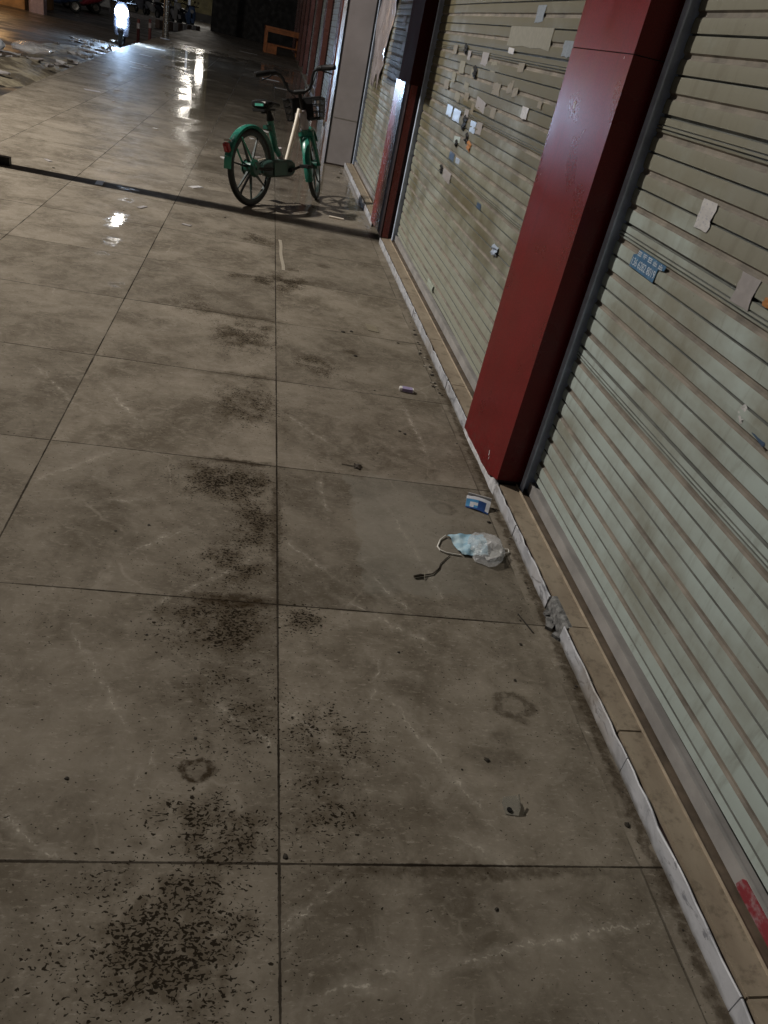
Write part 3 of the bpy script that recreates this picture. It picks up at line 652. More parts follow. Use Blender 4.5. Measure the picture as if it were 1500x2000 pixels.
# --- blue phone number sticker
sk = empty('phone_sticker', (SX-.004, 2.19, .985), 0, 'blue and white sticker with a phone number on the nearest shutter', 'sticker'); bpy.context.view_layer.update()
tt = NT('blue_sticker_vinyl'); M['bv'] = tt.set(tt.mix(tt.ss(tt.noise(tt.pos(), 50, 3), .4, .7), (.05, .13, .24), (.08, .19, .32)), .4)
M['wv'] = paper('white_vinyl', (.60, .66, .74), .4)
def plate(mb, q, x0, x1):
    k = len(q); mb.add([(x0, y, z) for y, z in q]+[(x1, y, z) for y, z in q], [tuple(range(k)), tuple(range(k, 2*k))[::-1]]+[(i, (i+1) % k, k+(i+1) % k, k+i) for i in range(k)])
m = MB(); plate(m, [(2.305, .970), (2.302, 1.005), (2.278, 1.012), (2.270, 1.028), (2.085, 1.026), (2.088, 1.012), (2.125, 1.006), (2.128, .967)], SX-.0052, SX-.004); rel(m.build('vinyl', M['bv'], smooth=False), sk)
cu = bpy.data.curves.new('digits', 'FONT'); cu.body = '136 6282 8019'; cu.size = .040; cu.extrude = .0003; cu.align_x = 'CENTER'; cu.align_y = 'CENTER'; cu.space_character = 1.0
to = bpy.data.objects.new('digits', cu); COL.objects.link(to); bpy.context.view_layer.update()
me = bpy.data.meshes.new_from_object(to.evaluated_get(bpy.context.evaluated_depsgraph_get())); bpy.data.objects.remove(to)
wdt = max(v.co.x for v in me.vertices)-min(v.co.x for v in me.vertices); sc = .166/wdt
for v in me.vertices: v.co = Vector((SX-.0056-v.co.z, 2.215-v.co.x*sc, .9868+v.co.y*.80))
me.materials.append(M['wv']); o = bpy.data.objects.new('digits', me); COL.objects.link(o); rel(o, sk)
m = MB()
for k in range(5):      # unreadable row of characters above the number
    y = 2.262-k*.037; z = 1.0165
    for (a, b, c, d) in ((-.013, .013, .004, .0065), (-.012, .012, -.001, .0013), (-.013, .013, -.007, -.0045), (-.0015, .0015, -.008, .007), (-.010, -.0075, -.006, .004), (.0075, .010, -.006, .004)):
        if random.random() < .82: m.box(SX-.0058, SX-.0052, y+a, y+b, z+c, z+d)
rel(m.build('characters', M['wv'], smooth=False), sk)

# ------------------------------------------------------------------ bicycle
bike = empty('hire_bicycle', (-.017, 6.96, 0), 0, 'green and white hire bicycle with black basket, leaning on its kickstand', 'bicycle')
bike.rotation_euler = (R(-8.5), 0, R(55.2))
WR = .295
HUBF = Vector((1.03, 0, WR)); AX0 = Vector((.735, 0, .86)); AX1 = Vector((.945, 0, .30))   # steering axis
axd = (AX1-AX0).normalized()
STE = Matrix.Translation(AX0) @ Matrix.Rotation(R(-24), 4, axd) @ Matrix.Translation(-AX0)
def wheel(name, c, xf, teal):
    # name is the part; tyre, rim, hub its pieces
    mr = MB(); mr.torus(c, WR-.040, 0, prof=[(.008, -.015), (.008, .015), (-.012, .013), (-.014, -.013)], n=56)
    for k in range(7):
        a = 2*math.pi*k/7+.25
        d = Vector((math.cos(a), 0, math.sin(a))); t_ = Vector((-math.sin(a), 0, math.cos(a)))
        for sg in (0,):
            p0 = Vector(c)+d*.045; p1 = Vector(c)+d*(WR-.046)
            wv = [p0+t_*.009+Vector((0, .010, 0)), p0-t_*.009+Vector((0, .010, 0)), p0-t_*.009-Vector((0, .010, 0)), p0+t_*.009-Vector((0, .010, 0)),
                  p1+t_*.0045+Vector((0, .005, 0)), p1-t_*.0045+Vector((0, .005, 0)), p1-t_*.0045-Vector((0, .005, 0)), p1+t_*.0045-Vector((0, .005, 0))]
            mr.add(wv, [(0, 1, 2, 3), (7, 6, 5, 4), (0, 4, 5, 1), (1, 5, 6, 2), (2, 6, 7, 3), (3, 7, 4, 0)])
    if xf: mr.xf(xf)
    w = mr.build(name, M['green_d'] if teal else M['spoke'], bike)
    mt = MB(); mt.torus(c, WR-.020, .021, n=56, m=12)
    if xf: mt.xf(xf)
    mt.build('tyre', M['rubber'], w)
    mh = MB(); mh.cyl(Vector(c)+Vector((0, -.045, 0)), Vector(c)+Vector((0, .045, 0)), .052 if not xf else .04, n=24)
    mh.cyl(Vector(c)+Vector((0, -.075, 0)), Vector(c)+Vector((0, .075, 0)), .012, n=10)
    if not xf: mh.cyl(Vector(c)+Vector((0, .045, 0)), Vector(c)+Vector((0, .066, 0)), .062, .045, n=24); mh.cyl(Vector(c)+Vector((0, -.066, 0)), Vector(c)+Vector((0, -.045, 0)), .05, .07, n=24)
    if xf: mh.xf(xf)
    mh.build('hub', M['green_d'], w)
    return w
wheel('rear_wheel', (0, 0, WR), None, False)
wheel('front_wheel', tuple(HUBF), STE, False)
FP = [(.0, -.036), (.016, -.030), (.022, -.014), (.023, 0), (.022, .014), (.016, .030), (0, .036), (-.003, .033), (.012, .027), (.017, 0), (.012, -.027), (-.003, -.033)]
m = MB(); m.torus((0, 0, WR), WR+.006, 0, n=30, a0=R(2), a1=R(163), prof=FP); m.build('rear_fender', M['green'], bike)
m = MB(); m.torus(tuple(HUBF), WR+.006, 0, n=26, a0=R(40), a1=R(205), prof=FP); m.xf(STE).build('front_fender', M['green'], bike)
m = MB(); m.torus((0, 0, WR), WR+.009, 0, n=6, a0=R(163), a1=R(180), prof=[(0, -.034), (.006, -.034), (.006, .034), (0, .034)]); m.build('mudflap', M['mint'], bike)
m = MB(); q = Matrix.Translation((-.30, 0, .455)) @ Matrix.Rotation(R(-22), 4, 'Y')
m.box(-.028, .006, -.024, .024, -.034, .034, q); lt = m.build('rear_light', M['redp'], bike, bevel=.004)
m = MB(); m.box(-.034, -.0285, -.009, .009, -.016, .016, q); m.build('lens', simple('pink_lens', (.5, .12, .13), .2), lt)
m = MB(); m.box(-.012, .004, -.03, .03, -.002, .012, Matrix.Translation((-.295, 0, .497))); m.build('light_bracket', M['steel'], lt)
# frame
BB = Vector((.47, 0, .27)); ST_TOP = Vector((.285, 0, .66))
m = MB(); m.tube([BB+Vector((-.02, 0, .10)), Vector((.36, 0, .44)), Vector((.315, 0, .56)), ST_TOP], [.028, .030, .034, .030], 14, sx=.8); m.build('seat_tube', M['green'], bike)
m = MB(); m.tube([BB+Vector((-.015, 0, .04)), BB+Vector((-.06, 0, .17))], [.030, .030], 14, sx=.8); m.build('seat_tube_sleeve', M['lilac'], bike)
m = MB(); m.tube([Vector((.285, 0, .655)), Vector((.27, 0, .70)), Vector((.255, 0, .745))], [.034, .022, .016], 12); m.build('seat_post', M['blackm'], bike)
m = MB(); m.cyl(Vector((.235, 0, .60)), Vector((.30, 0, .585)), .022, n=12); m.box(.22, .27, -.02, .03, .585, .615); m.build('seat_clamp', M['green_d'], bike, bevel=.003)
m = MB(); m.tube([BB+Vector((.06, 0, .06)), Vector((.60, 0, .47)), Vector((.665, 0, .60)), Vector((.735, 0, .745))], [.023, .024, .025, .026], 14, sx=.75); m.build('down_tube', M['whitep'], bike)
hd0 = AX0+axd*.12; hd1 = AX0+axd*.285
m = MB(); m.tube([hd0, hd0+axd*.03, hd1-axd*.03, hd1], [.030, .036, .034, .030], 16); m.box(.70, .79, -.028, .028, .64, .72); m.build('head_tube', M['lilac'], bike, bevel=.004)
m = MB(); m.tube([Vector((0, .055, WR)), Vector((.14, .06, .285)), Vector((.30, .058, .29))], [.013, .014, .016], 10); m.tube([Vector((0, -.055, WR)), Vector((.14, -.06, .285)), Vector((.30, -.058, .29))], [.013, .014, .016], 10)
m.build('chain_stay', M['blackm'], bike)
m = MB()
for sy in (-1, 1): m.tube([Vector((.0, sy*.062, WR)), Vector((-.085, sy*.056, .40)), Vector((-.17, sy*.045, .525))], [.010, .008, .007], 8)
m.build('fender_stay', M['mint'], bike)
# chain case / motor box
m = MB(); rings = []
for (xx, hz, wy) in ((.12, .035, .026), (.17, .058, .038), (.24, .070, .048), (.45, .072, .052), (.53, .066, .050), (.575, .045, .040)):
    zc = .285; ring = []
    for k in range(16):
        a = 2*math.pi*k/16; ca, sa = math.cos(a), math.sin(a)
        ring.append(Vector((xx, -.025+wy*math.copysign(abs(ca)**.5, ca), zc+hz*math.copysign(abs(sa)**.5, sa))))
    rings.append(ring)
m.loft(rings); cs = m.build('chain_case', M['case'], bike)
m = MB(); m.box(.235, .43, -.0795, -.0765, .235, .335); m.build('side_panel', M['green_d'], cs, smooth=False, bevel=.001)
m = MB(); m.box(.22, .43, .0278, .0305, .235, .335); m.build('side_panel', M['green_d'], cs, smooth=False, bevel=.001)
m = MB(); m.tube([Vector((.10, -.01, .352)), Vector((.20, -.01, .362))], .005, 8); m.build('trim_bar', M['whitep'], cs)
# crank
m = MB(); m.cyl(BB+Vector((0, -.09, 0)), BB+Vector((0, .09, 0)), .018, n=12)
a = BB+Vector((0, -.088, 0)); b = a+Vector((.155, -.012, .035)); m.tube([a, a.lerp(b, .5), b], [.016, .013, .012], 8)
a2 = BB+Vector((0, .088, 0)); b2 = a2+Vector((-.155, .012, -.035)); m.tube([a2, a2.lerp(b2, .5), b2], [.016, .013, .012], 8)
cr = m.build('crank', M['blackm'], bike)
for pz, sg in ((b, -1), (b2, 1)):
    m = MB(); m.box(pz.x-.045, pz.x+.045, pz.y+(0 if sg > 0 else -.10), pz.y+(.10 if sg > 0 else 0), pz.z-.013, pz.z+.013); m.build('pedal', M['blackp'], cr, bevel=.004)
# kickstand
m = MB(); m.tube([Vector((.10, .07, .25)), Vector((.06, .14, .10)), Vector((.05, .165, -.015))], [.011, .010, .011], 8); m.build('kickstand', M['blackm'], bike)
# saddle
m = MB(); rings = []
for (xx, wy, zt, zb) in ((.115, .060, .790, .755), (.135, .088, .800, .735), (.18, .098, .806, .735), (.23, .075, .802, .742), (.29, .042, .796, .75), (.35, .030, .790, .752), (.395, .024, .782, .752), (.41, .012, .772, .758)):
    ring = []
    for k in range(14):
        a = 2*math.pi*k/14; ca, sa = math.cos(a), math.sin(a); zc = (zt+zb)/2; hz = (zt-zb)/2
        ring.append(Vector((xx, wy*ca, zc+hz*math.copysign(abs(sa)**.7, sa))))
    rings.append(ring)
m.loft(rings); sd = m.build('saddle', M['blackp'], bike)
m = MB(); m.box(.118, .136, -.062, .062, .712, .738); m.build('rear_housing', M['blackp'], sd, bevel=.004)
m = MB(); m.box(.110, .1165, -.052, .030, .755, .773); m.build('green_label', M['greenlab'], sd, smooth=False)
m = MB(); m.box(.108, .1165, -.068, -.008, .777, .788, Matrix.Translation((.008, 0, .001))); m.build('white_label', M['whitelab'], sd, smooth=False)
m = MB(); m.box(.15, .33, -.022, .022, .725, .74); m.cyl((.2, .0, .725), (.2, .0, .70), .03, n=12); m.build('saddle_rails', M['blackm'], sd, bevel=.003)
# fork
m = MB()
for sy in (-1, 1):
    m.tube([hd1+axd*.01+Vector((0, sy*.02, 0)), hd1+axd*.05+Vector((0, sy*.048, 0)), HUBF.lerp(hd1, .45)+Vector((-.025, sy*.056, 0)), HUBF+Vector((0, sy*.060, 0))], [.020, .021, .016, .013], 10)
m.tube([hd1-axd*.005, hd1+axd*.03], [.034, .036], 12)
m.box(hd1.x-.02, hd1.x+.03, -.066, .066, hd1.z-.055, hd1.z-.02)
m.xf(STE).build('fork', M['green'], bike)
# handlebar
m = MB(); m.tube([AX0+axd*.12, AX0-axd*.02], [.018, .017], 12)
s0 = AX0-axd*.025
def arc(sy):
    return [s0, s0+Vector((0, sy*.05, .0)), s0+Vector((-.005, sy*.09, .018)), s0+Vector((-.01, sy*.115, .06)), s0+Vector((-.015, sy*.130, .11)), s0+Vector((-.02, sy*.150, .145)), s0+Vector((-.035, sy*.185, .160)), s0+Vector((-.06, sy*.23, .160)), s0+Vector((-.13, sy*.335, .150))]
for sy in (-1, 1): m.tube(arc(sy), .0125, 10)
m.tube([s0+Vector((0, -.045, 0)), s0+Vector((0, .045, 0))], .02, 12)
hb = m.xf(STE).build('handlebar', M['blackm'], bike)
for sy in (-1, 1):
    q = arc(sy); m = MB(); m.tube([q[-2], q[-2].lerp(q[-1], .1), q[-2].lerp(q[-1], .95), q[-1]+(q[-1]-q[-2]).normalized()*.012], [.019, .0225, .0225, .018], 12); m.xf(STE).build('grip', M['blackp'], hb)
    m = MB(); m.tube([q[-3], q[-3]+Vector((.03, sy*.03, -.012)), q[-2]+Vector((.035, sy*.02, -.03)), q[-1].lerp(q[-2], .25)+Vector((.04, 0, -.045))], [.010, .008, .006, .005], 8)
    m.tube([q[-3]+Vector((0, -sy*.0, 0)), q[-3].lerp(q[-2], .9)], .021, 10); m.xf(STE).build('brake_lever', M['blackm'], hb)
m = MB()
for sy in (-1, 1):
    q = arc(sy); m.tube([q[-3]+Vector((.02, 0, -.01)), q[-4]+Vector((.05, 0, -.03)), q[3]+Vector((.07, -sy*.03, -.06)), AX0+axd*.06+Vector((.045, sy*.012, 0)), AX0+axd*.2+Vector((.03, sy*.01, 0))], .0038, 6)
m.xf(STE).build('brake_cable', M['blackm'], hb)
m = MB(); c0 = s0+Vector((-.005, .11, .05)); m.cyl(c0, c0+Vector((.02, .005, .02)), .02, n=12); m.xf(STE).build('bell', M['blackm'], hb)
# basket
bx0, bx1, by, bz0, bz1 = .79, 1.075, .165, .675, .835
m = MB()
def rect(z, g, r):
    m.tube([Vector((bx0-g*.3, -by-g, z)), Vector((bx1+g, -by-g, z)), Vector((bx1+g, by+g, z)), Vector((bx0-g*.3, by+g, z)), Vector((bx0-g*.3, -by-g, z))], r, 6)
for k in range(4): rect(bz0+(bz1-bz0)*k/3, -.022+.022*k/3, .009 if k in (0, 3) else .005)
for k in range(5):
    f = k/4
    for yy in (-by, by): m.tube([Vector((bx0+(bx1-bx0)*f*.94, yy*.87, bz0)), Vector((bx0+(bx1-bx0)*f, yy, bz1))], .005, 6)
    m.tube([Vector((bx1-.02, -by*.87+2*by*.87*f, bz0)), Vector((bx1, -by+2*by*f, bz1))], .0055, 6)
    m.tube([Vector((bx0, -by*.87+2*by*.87*f, bz0)), Vector((bx1-.02, -by*.87+2*by*.87*f, bz0))], .005, 6)
    m.tube([Vector((bx0, -by*.87+2*by*.87*f, bz0)), Vector((bx0, -by+2*by*f, bz1))], .0055, 6)
m.box(bx0-.006, bx0+.006, -.095, .095, bz0+.0, bz1-.006)
m.tube([AX0+axd*.1, Vector((bx0, 0, .77))], .022, 8); m.tube([AX0+axd*.05, Vector((bx0+.02, 0, .81))], .025, 8)
bk = m.xf(STE).build('basket', M['blackp'], bike)

# ------------------------------------------------------------------ litter on the pavement
def crumple(cx, cy, z0, rx, ry, rz, seed, mat, name, parent=None, sub=3, amp=.35):
    rnd = random.Random(seed); bm = bmesh.new(); bmesh.ops.create_icosphere(bm, subdivisions=sub, radius=1)
    dirs = [(Vector((rnd.gauss(0, 1), rnd.gauss(0, 1), rnd.gauss(0, 1))).normalized(), rnd.uniform(.45, 1.0)) for _ in range(26)]
    for v in bm.verts:
        n = v.co.normalized(); r = min(1.25, min((o/max(.05, n.dot(d)) if n.dot(d) > .25 else 9) for d, o in dirs))
        r = 1-amp+amp*r+rnd.uniform(-.04, .04)
        v.co = Vector((cx+n.x*r*rx, cy+n.y*r*ry, max(z0, z0+rz*.9+n.z*r*rz)))
    me = bpy.data.meshes.new(name); bm.to_mesh(me); bm.free(); me.materials.append(mat)
    o = bpy.data.objects.new(name, me); COL.objects.link(o)
    if parent: rel(o, parent)
    return o
tt = NT('clear_plastic_bag'); pp = tt.pos()
tt.bump(tt.noise(pp, 90, 4, .6), .8, .006)
tt.set((.90, .89, .90), .12, spec=1.0); tt.b.inputs['IOR'].default_value = 1.5; tt.b.inputs['Alpha'].default_value = .36
M['bag'] = tt.mat
def film_bag():
    rnd = random.Random(21); bm = bmesh.new(); bmesh.ops.create_icosphere(bm, subdivisions=3, radius=1)
    outline = [(0, .075), (25, .078), (55, .100), (90, .105), (125, .080), (160, .055), (200, .050), (240, .070), (275, .085), (310, .070), (340, .070), (360, .075)]
    ridges = [(Vector((rnd.gauss(0, 1), rnd.gauss(0, 1), abs(rnd.gauss(0, .8)))).normalized(), rnd.uniform(.010, .028), rnd.uniform(.10, .3)) for _ in range(34)]
    for v in bm.verts:
        n = v.co.normalized(); a = math.degrees(math.atan2(n.y, n.x)) % 360
        for (a0, r0), (a1, r1) in zip(outline, outline[1:]):
            if a0 <= a <= a1: rr = r0+(r1-r0)*(a-a0)/(a1-a0)
        h = max(0, n.z); z = .004+.036*h**.8
        for d, amp, w in ridges:
            k = n.dot(d); z += amp*.55*math.exp(-((1-k)/(w*.16))) * h
        x, y = n.x*rr, n.y*rr
        cr = .006*math.sin(n.x*9+n.z*7+1)*math.cos(n.y*11-n.z*4)
        v.co = Vector((.892+x+cr, 2.075+y+cr*.7, max(.001, z+cr*1.4*h)))
    bmesh.ops.triangulate(bm, faces=bm.faces)
    me = bpy.data.meshes.new('plastic_bag'); bm.to_mesh(me); bm.free(); me.materials.append(M['bag'])
    o = bpy.data.objects.new('plastic_bag', me); COL.objects.link(o); return o
bag = film_bag()
m = MB(); q = [Vector((.885, 2.06, .012)), Vector((.955, 2.085, .02)), Vector((.945, 2.045, .018)), Vector((.890, 2.025, .008))]
m.add(q+[v-Vector((0, 0, .001)) for v in q], [(0, 1, 2, 3), (7, 6, 5, 4), (0, 4, 5, 1), (1, 5, 6, 2), (2, 6, 7, 3), (3, 7, 4, 0)])
rel(m.build('paper_inside', M['whitelab'], smooth=False), bag)
tag(bag, 'crumpled clear plastic bag lying on the pavement against the blue face mask', 'plastic bag')
mk = empty('face_mask', (.84, 2.1, 0), 0, 'blue and white disposable face mask on the pavement, tucked into the plastic bag', 'face mask'); bpy.context.view_layer.update()
m = MB(); n = 22; rows = []
cA, cB, cC, cD = Vector((.777, 2.158, .004)), Vector((.905, 2.160, .022)), Vector((.900, 2.045, .018)), Vector((.808, 2.047, .003))
for i in range(n+1):
    for j in range(n+1):
        u, v = i/n, j/n
        p_ = (cA*(1-u)+cB*u)*(1-v)+(cD*(1-u)+cC*u)*v
        p_.z += .010*math.sin(math.pi*v)*(.3+.7*u)+.0075*max(0, math.sin((v+u*.55)*8.2))*(1-.3*u)+.0018*math.sin(u*21+v*9); rows.append(p_)
m.v = [tuple(q) for q in rows]+[tuple(q+Vector((0, 0, -.0015))) for q in rows]; N = len(rows)
for i in range(n):
    for j in range(n):
        k = i*(n+1)+j; fz = (k, k+1, k+n+2, k+n+1); m.f += [fz, tuple(N+q for q in fz[::-1])]; m.m += [0, 0]
tt = NT('blue_mask_cloth'); pp = tt.pos(); wv_ = tt.noise(pp, 30, 3)
M['mask'] = tt.set(tt.mix(tt.ss(wv_, .35, .7), (.24, .42, .54), (.50, .64, .70)), .75)
rel(m.build('mask_cloth', M['mask']), mk)
M['loop'] = simple('cream_elastic', (.70, .66, .60), .7)
m = MB(); m.tube([(.772, 2.155, .006), (.748, 2.128, .004), (.730, 2.085, .004), (.735, 2.065, .004), (.755, 2.052, .004), (.785, 2.048, .004), (.805, 2.046, .004)], .0026, 8); rel(m.build('ear_loop', M['loop']), mk)
m = MB(); m.tube([(.945, 2.085, .018), (.975, 2.108, .005), (.992, 2.11, .004), (.990, 2.092, .004), (.965, 2.075, .008), (.945, 2.068, .014)], .0022, 8); rel(m.build('ear_loop', M['loop']), mk)
# twig
m = MB(); m.tube([(.618, 1.899, .006), (.640, 1.908, .007), (.655, 1.914, .004), (.685, 1.926, .004), (.712, 1.960, .003), (.722, 1.985, .003), (.748, 2.02, .003), (.765, 2.04, .003)], [.0042, .005, .0026, .002, .0022, .0018, .0016, .0011], 7)
tg = m.build('twig', simple('dark_twig', (.028, .018, .009), .8)); tag(tg, 'thin dark bent twig on the tile beside the face mask', 'twig')
m = MB(); m.tube([(.652, 1.893, .003), (.655, 1.915, .010), (.652, 1.925, .012)], .0012, 6); m.build('twig_straw', M['pt'], tg)
# card packet
cd = empty('card_packet', (.95, 2.38, 0), 0, 'small flattened blue and white packet lying beside the broken pillar base', 'packet'); bpy.context.view_layer.update()
m = MB(); q = [Vector((.905, 2.425, .022)), Vector((.995, 2.395, .022)), Vector((.972, 2.332, .002)), Vector((.893, 2.372, .002))]
n = 6; rows = []
for i in range(n+1):
    for j in range(n+1):
        u, v = i/n, j/n; p_ = (q[0]*(1-u)+q[1]*u)*(1-v)+(q[3]*(1-u)+q[2]*u)*v; p_.z += .006*math.sin(u*3.1)+.004*math.sin(v*6); rows.append(p_)
m.v = [tuple(v) for v in rows]+[tuple(v+Vector((0, 0, -.004))) for v in rows]; N = len(rows)
for i in range(n):
    for j in range(n):
        k = i*(n+1)+j; fz = (k, k+1, k+n+2, k+n+1); c_i = 0
        if j >= 2 and 0 <= i < 5 and (i+j) % 5 != 0: c_i = 1
        if j == 3 and 1 <= i < 3: c_i = 0
        if (j in (2, 3, 4) and i in (3, 4)) or j == 5: c_i = 2
        m.f += [fz, tuple(N+z for z in fz[::-1])]; m.m += [c_i, 0]
rel(m.build('packet_body', [paper('packet_white', (.62, .62, .66), .35), simple('packet_blue', (.07, .24, .45), .35), simple('packet_navy', (.02, .06, .2), .35)]), cd)
m = MB(); m.box(-.002, .002, -.045, .045, 0, .012, Matrix.Translation((.952, 2.413, .022)) @ Matrix.Rotation(R(-108), 4, 'Z')); rel(m.build('torn_flap', M['pw'], smooth=False), cd)
# small wrapper box, paper, straw, painted light streak, lid
m = MB(); m.box(-.036, .036, -.016, .016, 0, .018, Matrix.Translation((.817, 3.405, .0)) @ Matrix.Rotation(R(-6), 4, 'Z'))
wb = m.build('wrapper_box', M['whitelab'], bevel=.003); tag(wb, 'tiny white and violet wrapper box on the tile left of the middle shutter', 'wrapper')
m = MB(); m.box(-.022, .028, -.0165, .0165, .004, .0185, Matrix.Translation((.817, 3.4045, .0)) @ Matrix.Rotation(R(-6), 4, 'Z')); m.build('printed_band', simple('violet_print', (.30, .25, .42), .4), wb, smooth=False)
m = MB(); q = [(.705, 4.33), (.768, 4.30), (.775, 4.20), (.712, 4.215)]; m.add([(a, b, .003) for a, b in q]+[(a, b, .0005) for a, b in q], [(0, 1, 2, 3), (7, 6, 5, 4), (0, 4, 5, 1), (1, 5, 6, 2), (2, 6, 7, 3), (3, 7, 4, 0)])
tag(m.build('paper_scrap', M['pt'], smooth=False), 'flat square beige paper scrap on the tiles beside the middle shutter', 'paper scrap')
m = MB(); m.tube([(.66, 7.09, .008), (.79, 7.075, .008)], .008, 8); tag(m.build('straw', M['whitep']), 'short white stick lying beside the bicycle shadow', 'stick')
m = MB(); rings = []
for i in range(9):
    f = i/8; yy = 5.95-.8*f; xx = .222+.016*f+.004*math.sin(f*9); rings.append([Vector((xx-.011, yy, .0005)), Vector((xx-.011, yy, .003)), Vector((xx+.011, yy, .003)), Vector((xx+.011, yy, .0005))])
m.loft(rings); tag(m.build('streak_strip', paper('pale_streak', (.40, .35, .28), .4), smooth=False), 'pale narrow strip imitating a reflected light streak along the joint in front of bicycle', 'light streak')  # flat pale strip painted in as a reflected streak of light
m = MB(); q = [(-.018, -.022), (.012, -.026), (.018, -.012), (.017, .020), (-.012, .024), (-.019, .010)]; k = len(q)
m.add([(a+.715, b+1.062, .002+.012*(i in (2, 3))) for i, (a, b) in enumerate(q)]+[(a+.715, b+1.062, .0008) for a, b in q], [tuple(range(k)), tuple(range(k, 2*k))[::-1]]+[(i, (i+1) % k, k+(i+1) % k, k+i) for i in range(k)])
m.tube([(.732, 1.05, .010), (.733, 1.078, .022)], .0022, 6)
tt = NT('scuffed_clear_plastic'); tt.set((.26, .24, .20), .18); tt.b.inputs['Alpha'].default_value = .6
lid = m.build('plastic_fragment', tt.mat); tag(lid, 'scuffed clear plastic fragment on the near tile by the bottom right', 'plastic fragment')
m = MB(); m.cyl((.708, 1.050, .003), (.708, 1.050, .006), .006, n=10); m.build('dark_spot', M['blackp'], lid)
# leaf with stalk
m = MB(); m.tube([(.438, 2.59, .002), (.47, 2.583, .003), (.49, 2.582, .003)], [.0012, .0016, .002], 6)
k = 10; q = [(.500+.016*math.cos(2*math.pi*i/k)*(1+.25*math.sin(i*2.3)), 2.585+.020*math.sin(2*math.pi*i/k)*(1+.3*math.cos(i*3.1))) for i in range(k)]
m.add([(a, b, .004+.004*math.sin(i*1.9)) for i, (a, b) in enumerate(q)]+[(.5, 2.585, .008)]+[(a, b, .0005) for a, b in q], [(i, (i+1) % k, k) for i in range(k)]+[tuple(range(k+1, 2*k+1))[::-1]]+[(i, k+1+i, k+1+(i+1) % k, (i+1) % k) for i in range(k)])
tag(m.build('dead_leaf', simple('dead_leaf', (.03, .02, .01), .8), smooth=False), 'shrivelled dark leaf with a stalk on the tile left of near pillar', 'leaf')
# crumbs of dirt and gravel along the riser
CR = 'dark crumb of dirt or gravel on the pavement'
cmat = simple('dirt_crumb', (.035, .027, .018), .9, 0, .5, 60); cmat2 = simple('pale_crumb', (.36, .32, .26), .8)
def crumb(x, y, s, mat=cmat, label=CR, group='crumbs of dirt on the pavement'):
    bm = bmesh.new(); bmesh.ops.create_icosphere(bm, subdivisions=1, radius=1)
    for v in bm.verts: v.co = Vector((v.co.x*s*random.uniform(.6, 1.5), v.co.y*s*random.uniform(.6, 1.5), max(-.3, v.co.z)*s*random.uniform(.3, .7)))
    me = bpy.data.meshes.new('dirt_crumb'); bm.to_mesh(me); bm.free(); me.materials.append(mat)
    o = bpy.data.objects.new('dirt_crumb', me); COL.objects.link(o); o.location = (x, y, s*.12); o.rotation_euler = (0, 0, random.random()*6)
    tag(o, label, 'crumb', group)
for (x, y, s) in ((.595, 2.72, .004), (.9, 1.62, .005), (.965, 2.28, .008), (.84, 1.47, .005), (.69, 1.19, .007), (.62, 1.16, .003), (.62, .82, .005), (.87, 4.08, .008), (.61, 4.15, .010), (.56, 4.12, .012), (.60, 3.78, .010), (.655, 3.36, .006), (.72, 2.95, .007), (.74, 2.93, .008), (.97, 2.9, .005), (.86, 1.9, .003), (.52, 1.55, .004), (-.15, 1.55, .004), (-.3, 2.0, .004), (-.21, 2.05, .005), (-.2, 6.35, .01), (-1.6, 7.0, .012), (-.9, 6.0, .008), (.95, 9.6, .02), (.9, 9.3, .02), (.85, 10.2, .03), (.99, 1.02, .008), (-.25, 1.1, .005), (.0, 1.22, .004), (.2, .93, .006), (.93, 1.73, .004), (1.005, 1.9, .004)):
    crumb(x, y, s)
for k in range(34):
    y = random.uniform(3.4, 4.5); x = .99+.012*(y-4)+random.uniform(-.018, .02)-.03*max(0, y-4.15); crumb(x, y, random.uniform(.004, .011), cmat if random.random() < .72 else cmat2, 'crumb in the broken line of grit along the middle doorstep', 'grit along the middle doorstep')
for k in range(16): crumb(1.012+random.uniform(-.01, .012), random.uniform(.7, 2.5), random.uniform(.002, .005), cmat, 'crumb of grit along the nearest doorstep', 'grit along the nearest doorstep')
for (x, y, s) in ((.87, 10.35, .06), (.9, 10.25, .04), (.83, 10.5, .03)): crumb(x, y, s, M['plaster'], 'white lump of broken plaster at the foot of the grey clad pillar', 'plaster lumps by the grey clad pillar')
# slim stick near the chip
m = MB(); m.tube([(.93, 1.76, .002), (.955, 1.675, .0025)], .0022, 6); tag(m.build('dark_stick', cmat), 'thin dark stick crossing the tile joint beside the broken doorstep chip', 'stick')
# leaflets on the far wet pavement
LF = 'pale paper scrap on the wet far pavement'
for (x, y, s) in ((-2.33, 12.5, .13), (-2.6, 15.0, .06), (-2.45, 17.3, .10), (-2.55, 18.4, .12), (-2.3, 18.0, .10), (-2.75, 21, .12), (-2.4, 20.2, .08), (-2.1, 13.2, .05), (-1.2, 10.2, .03), (-.35, 9.1, .05), (.0, 9.6, .04), (.05, 12.0, .06), (-1.95, 11.9, .03), (.1, 22, .15), (.35, 20, .14), (.55, 17.5, .15), (.3, 24, .1), (-1.7, 7.25, .03), (-1.2, 6.75, .05), (-.8, 6.2, .03), (-.45, 5.9, .03), (-.5, 7.3, .05), (-.1, 11, .04), (-2.9, 24, .2), (-.75, 33, .25), (-.9, 36, .2)):
    a = random.random()*3; m = MB(); w = s*random.uniform(.8, 1.6)
    m.box(-w, w, -s*.55, s*.55, .001, .005, Matrix.Translation((x, y, 0)) @ Matrix.Rotation(a if s < .1 else .15*a, 4, 'Z'))
    tag(m.build('paper_scrap', M['pp'] if random.random() < .5 else M['pw'], smooth=False), LF, 'paper scrap', 'paper scraps on the wet pavement')

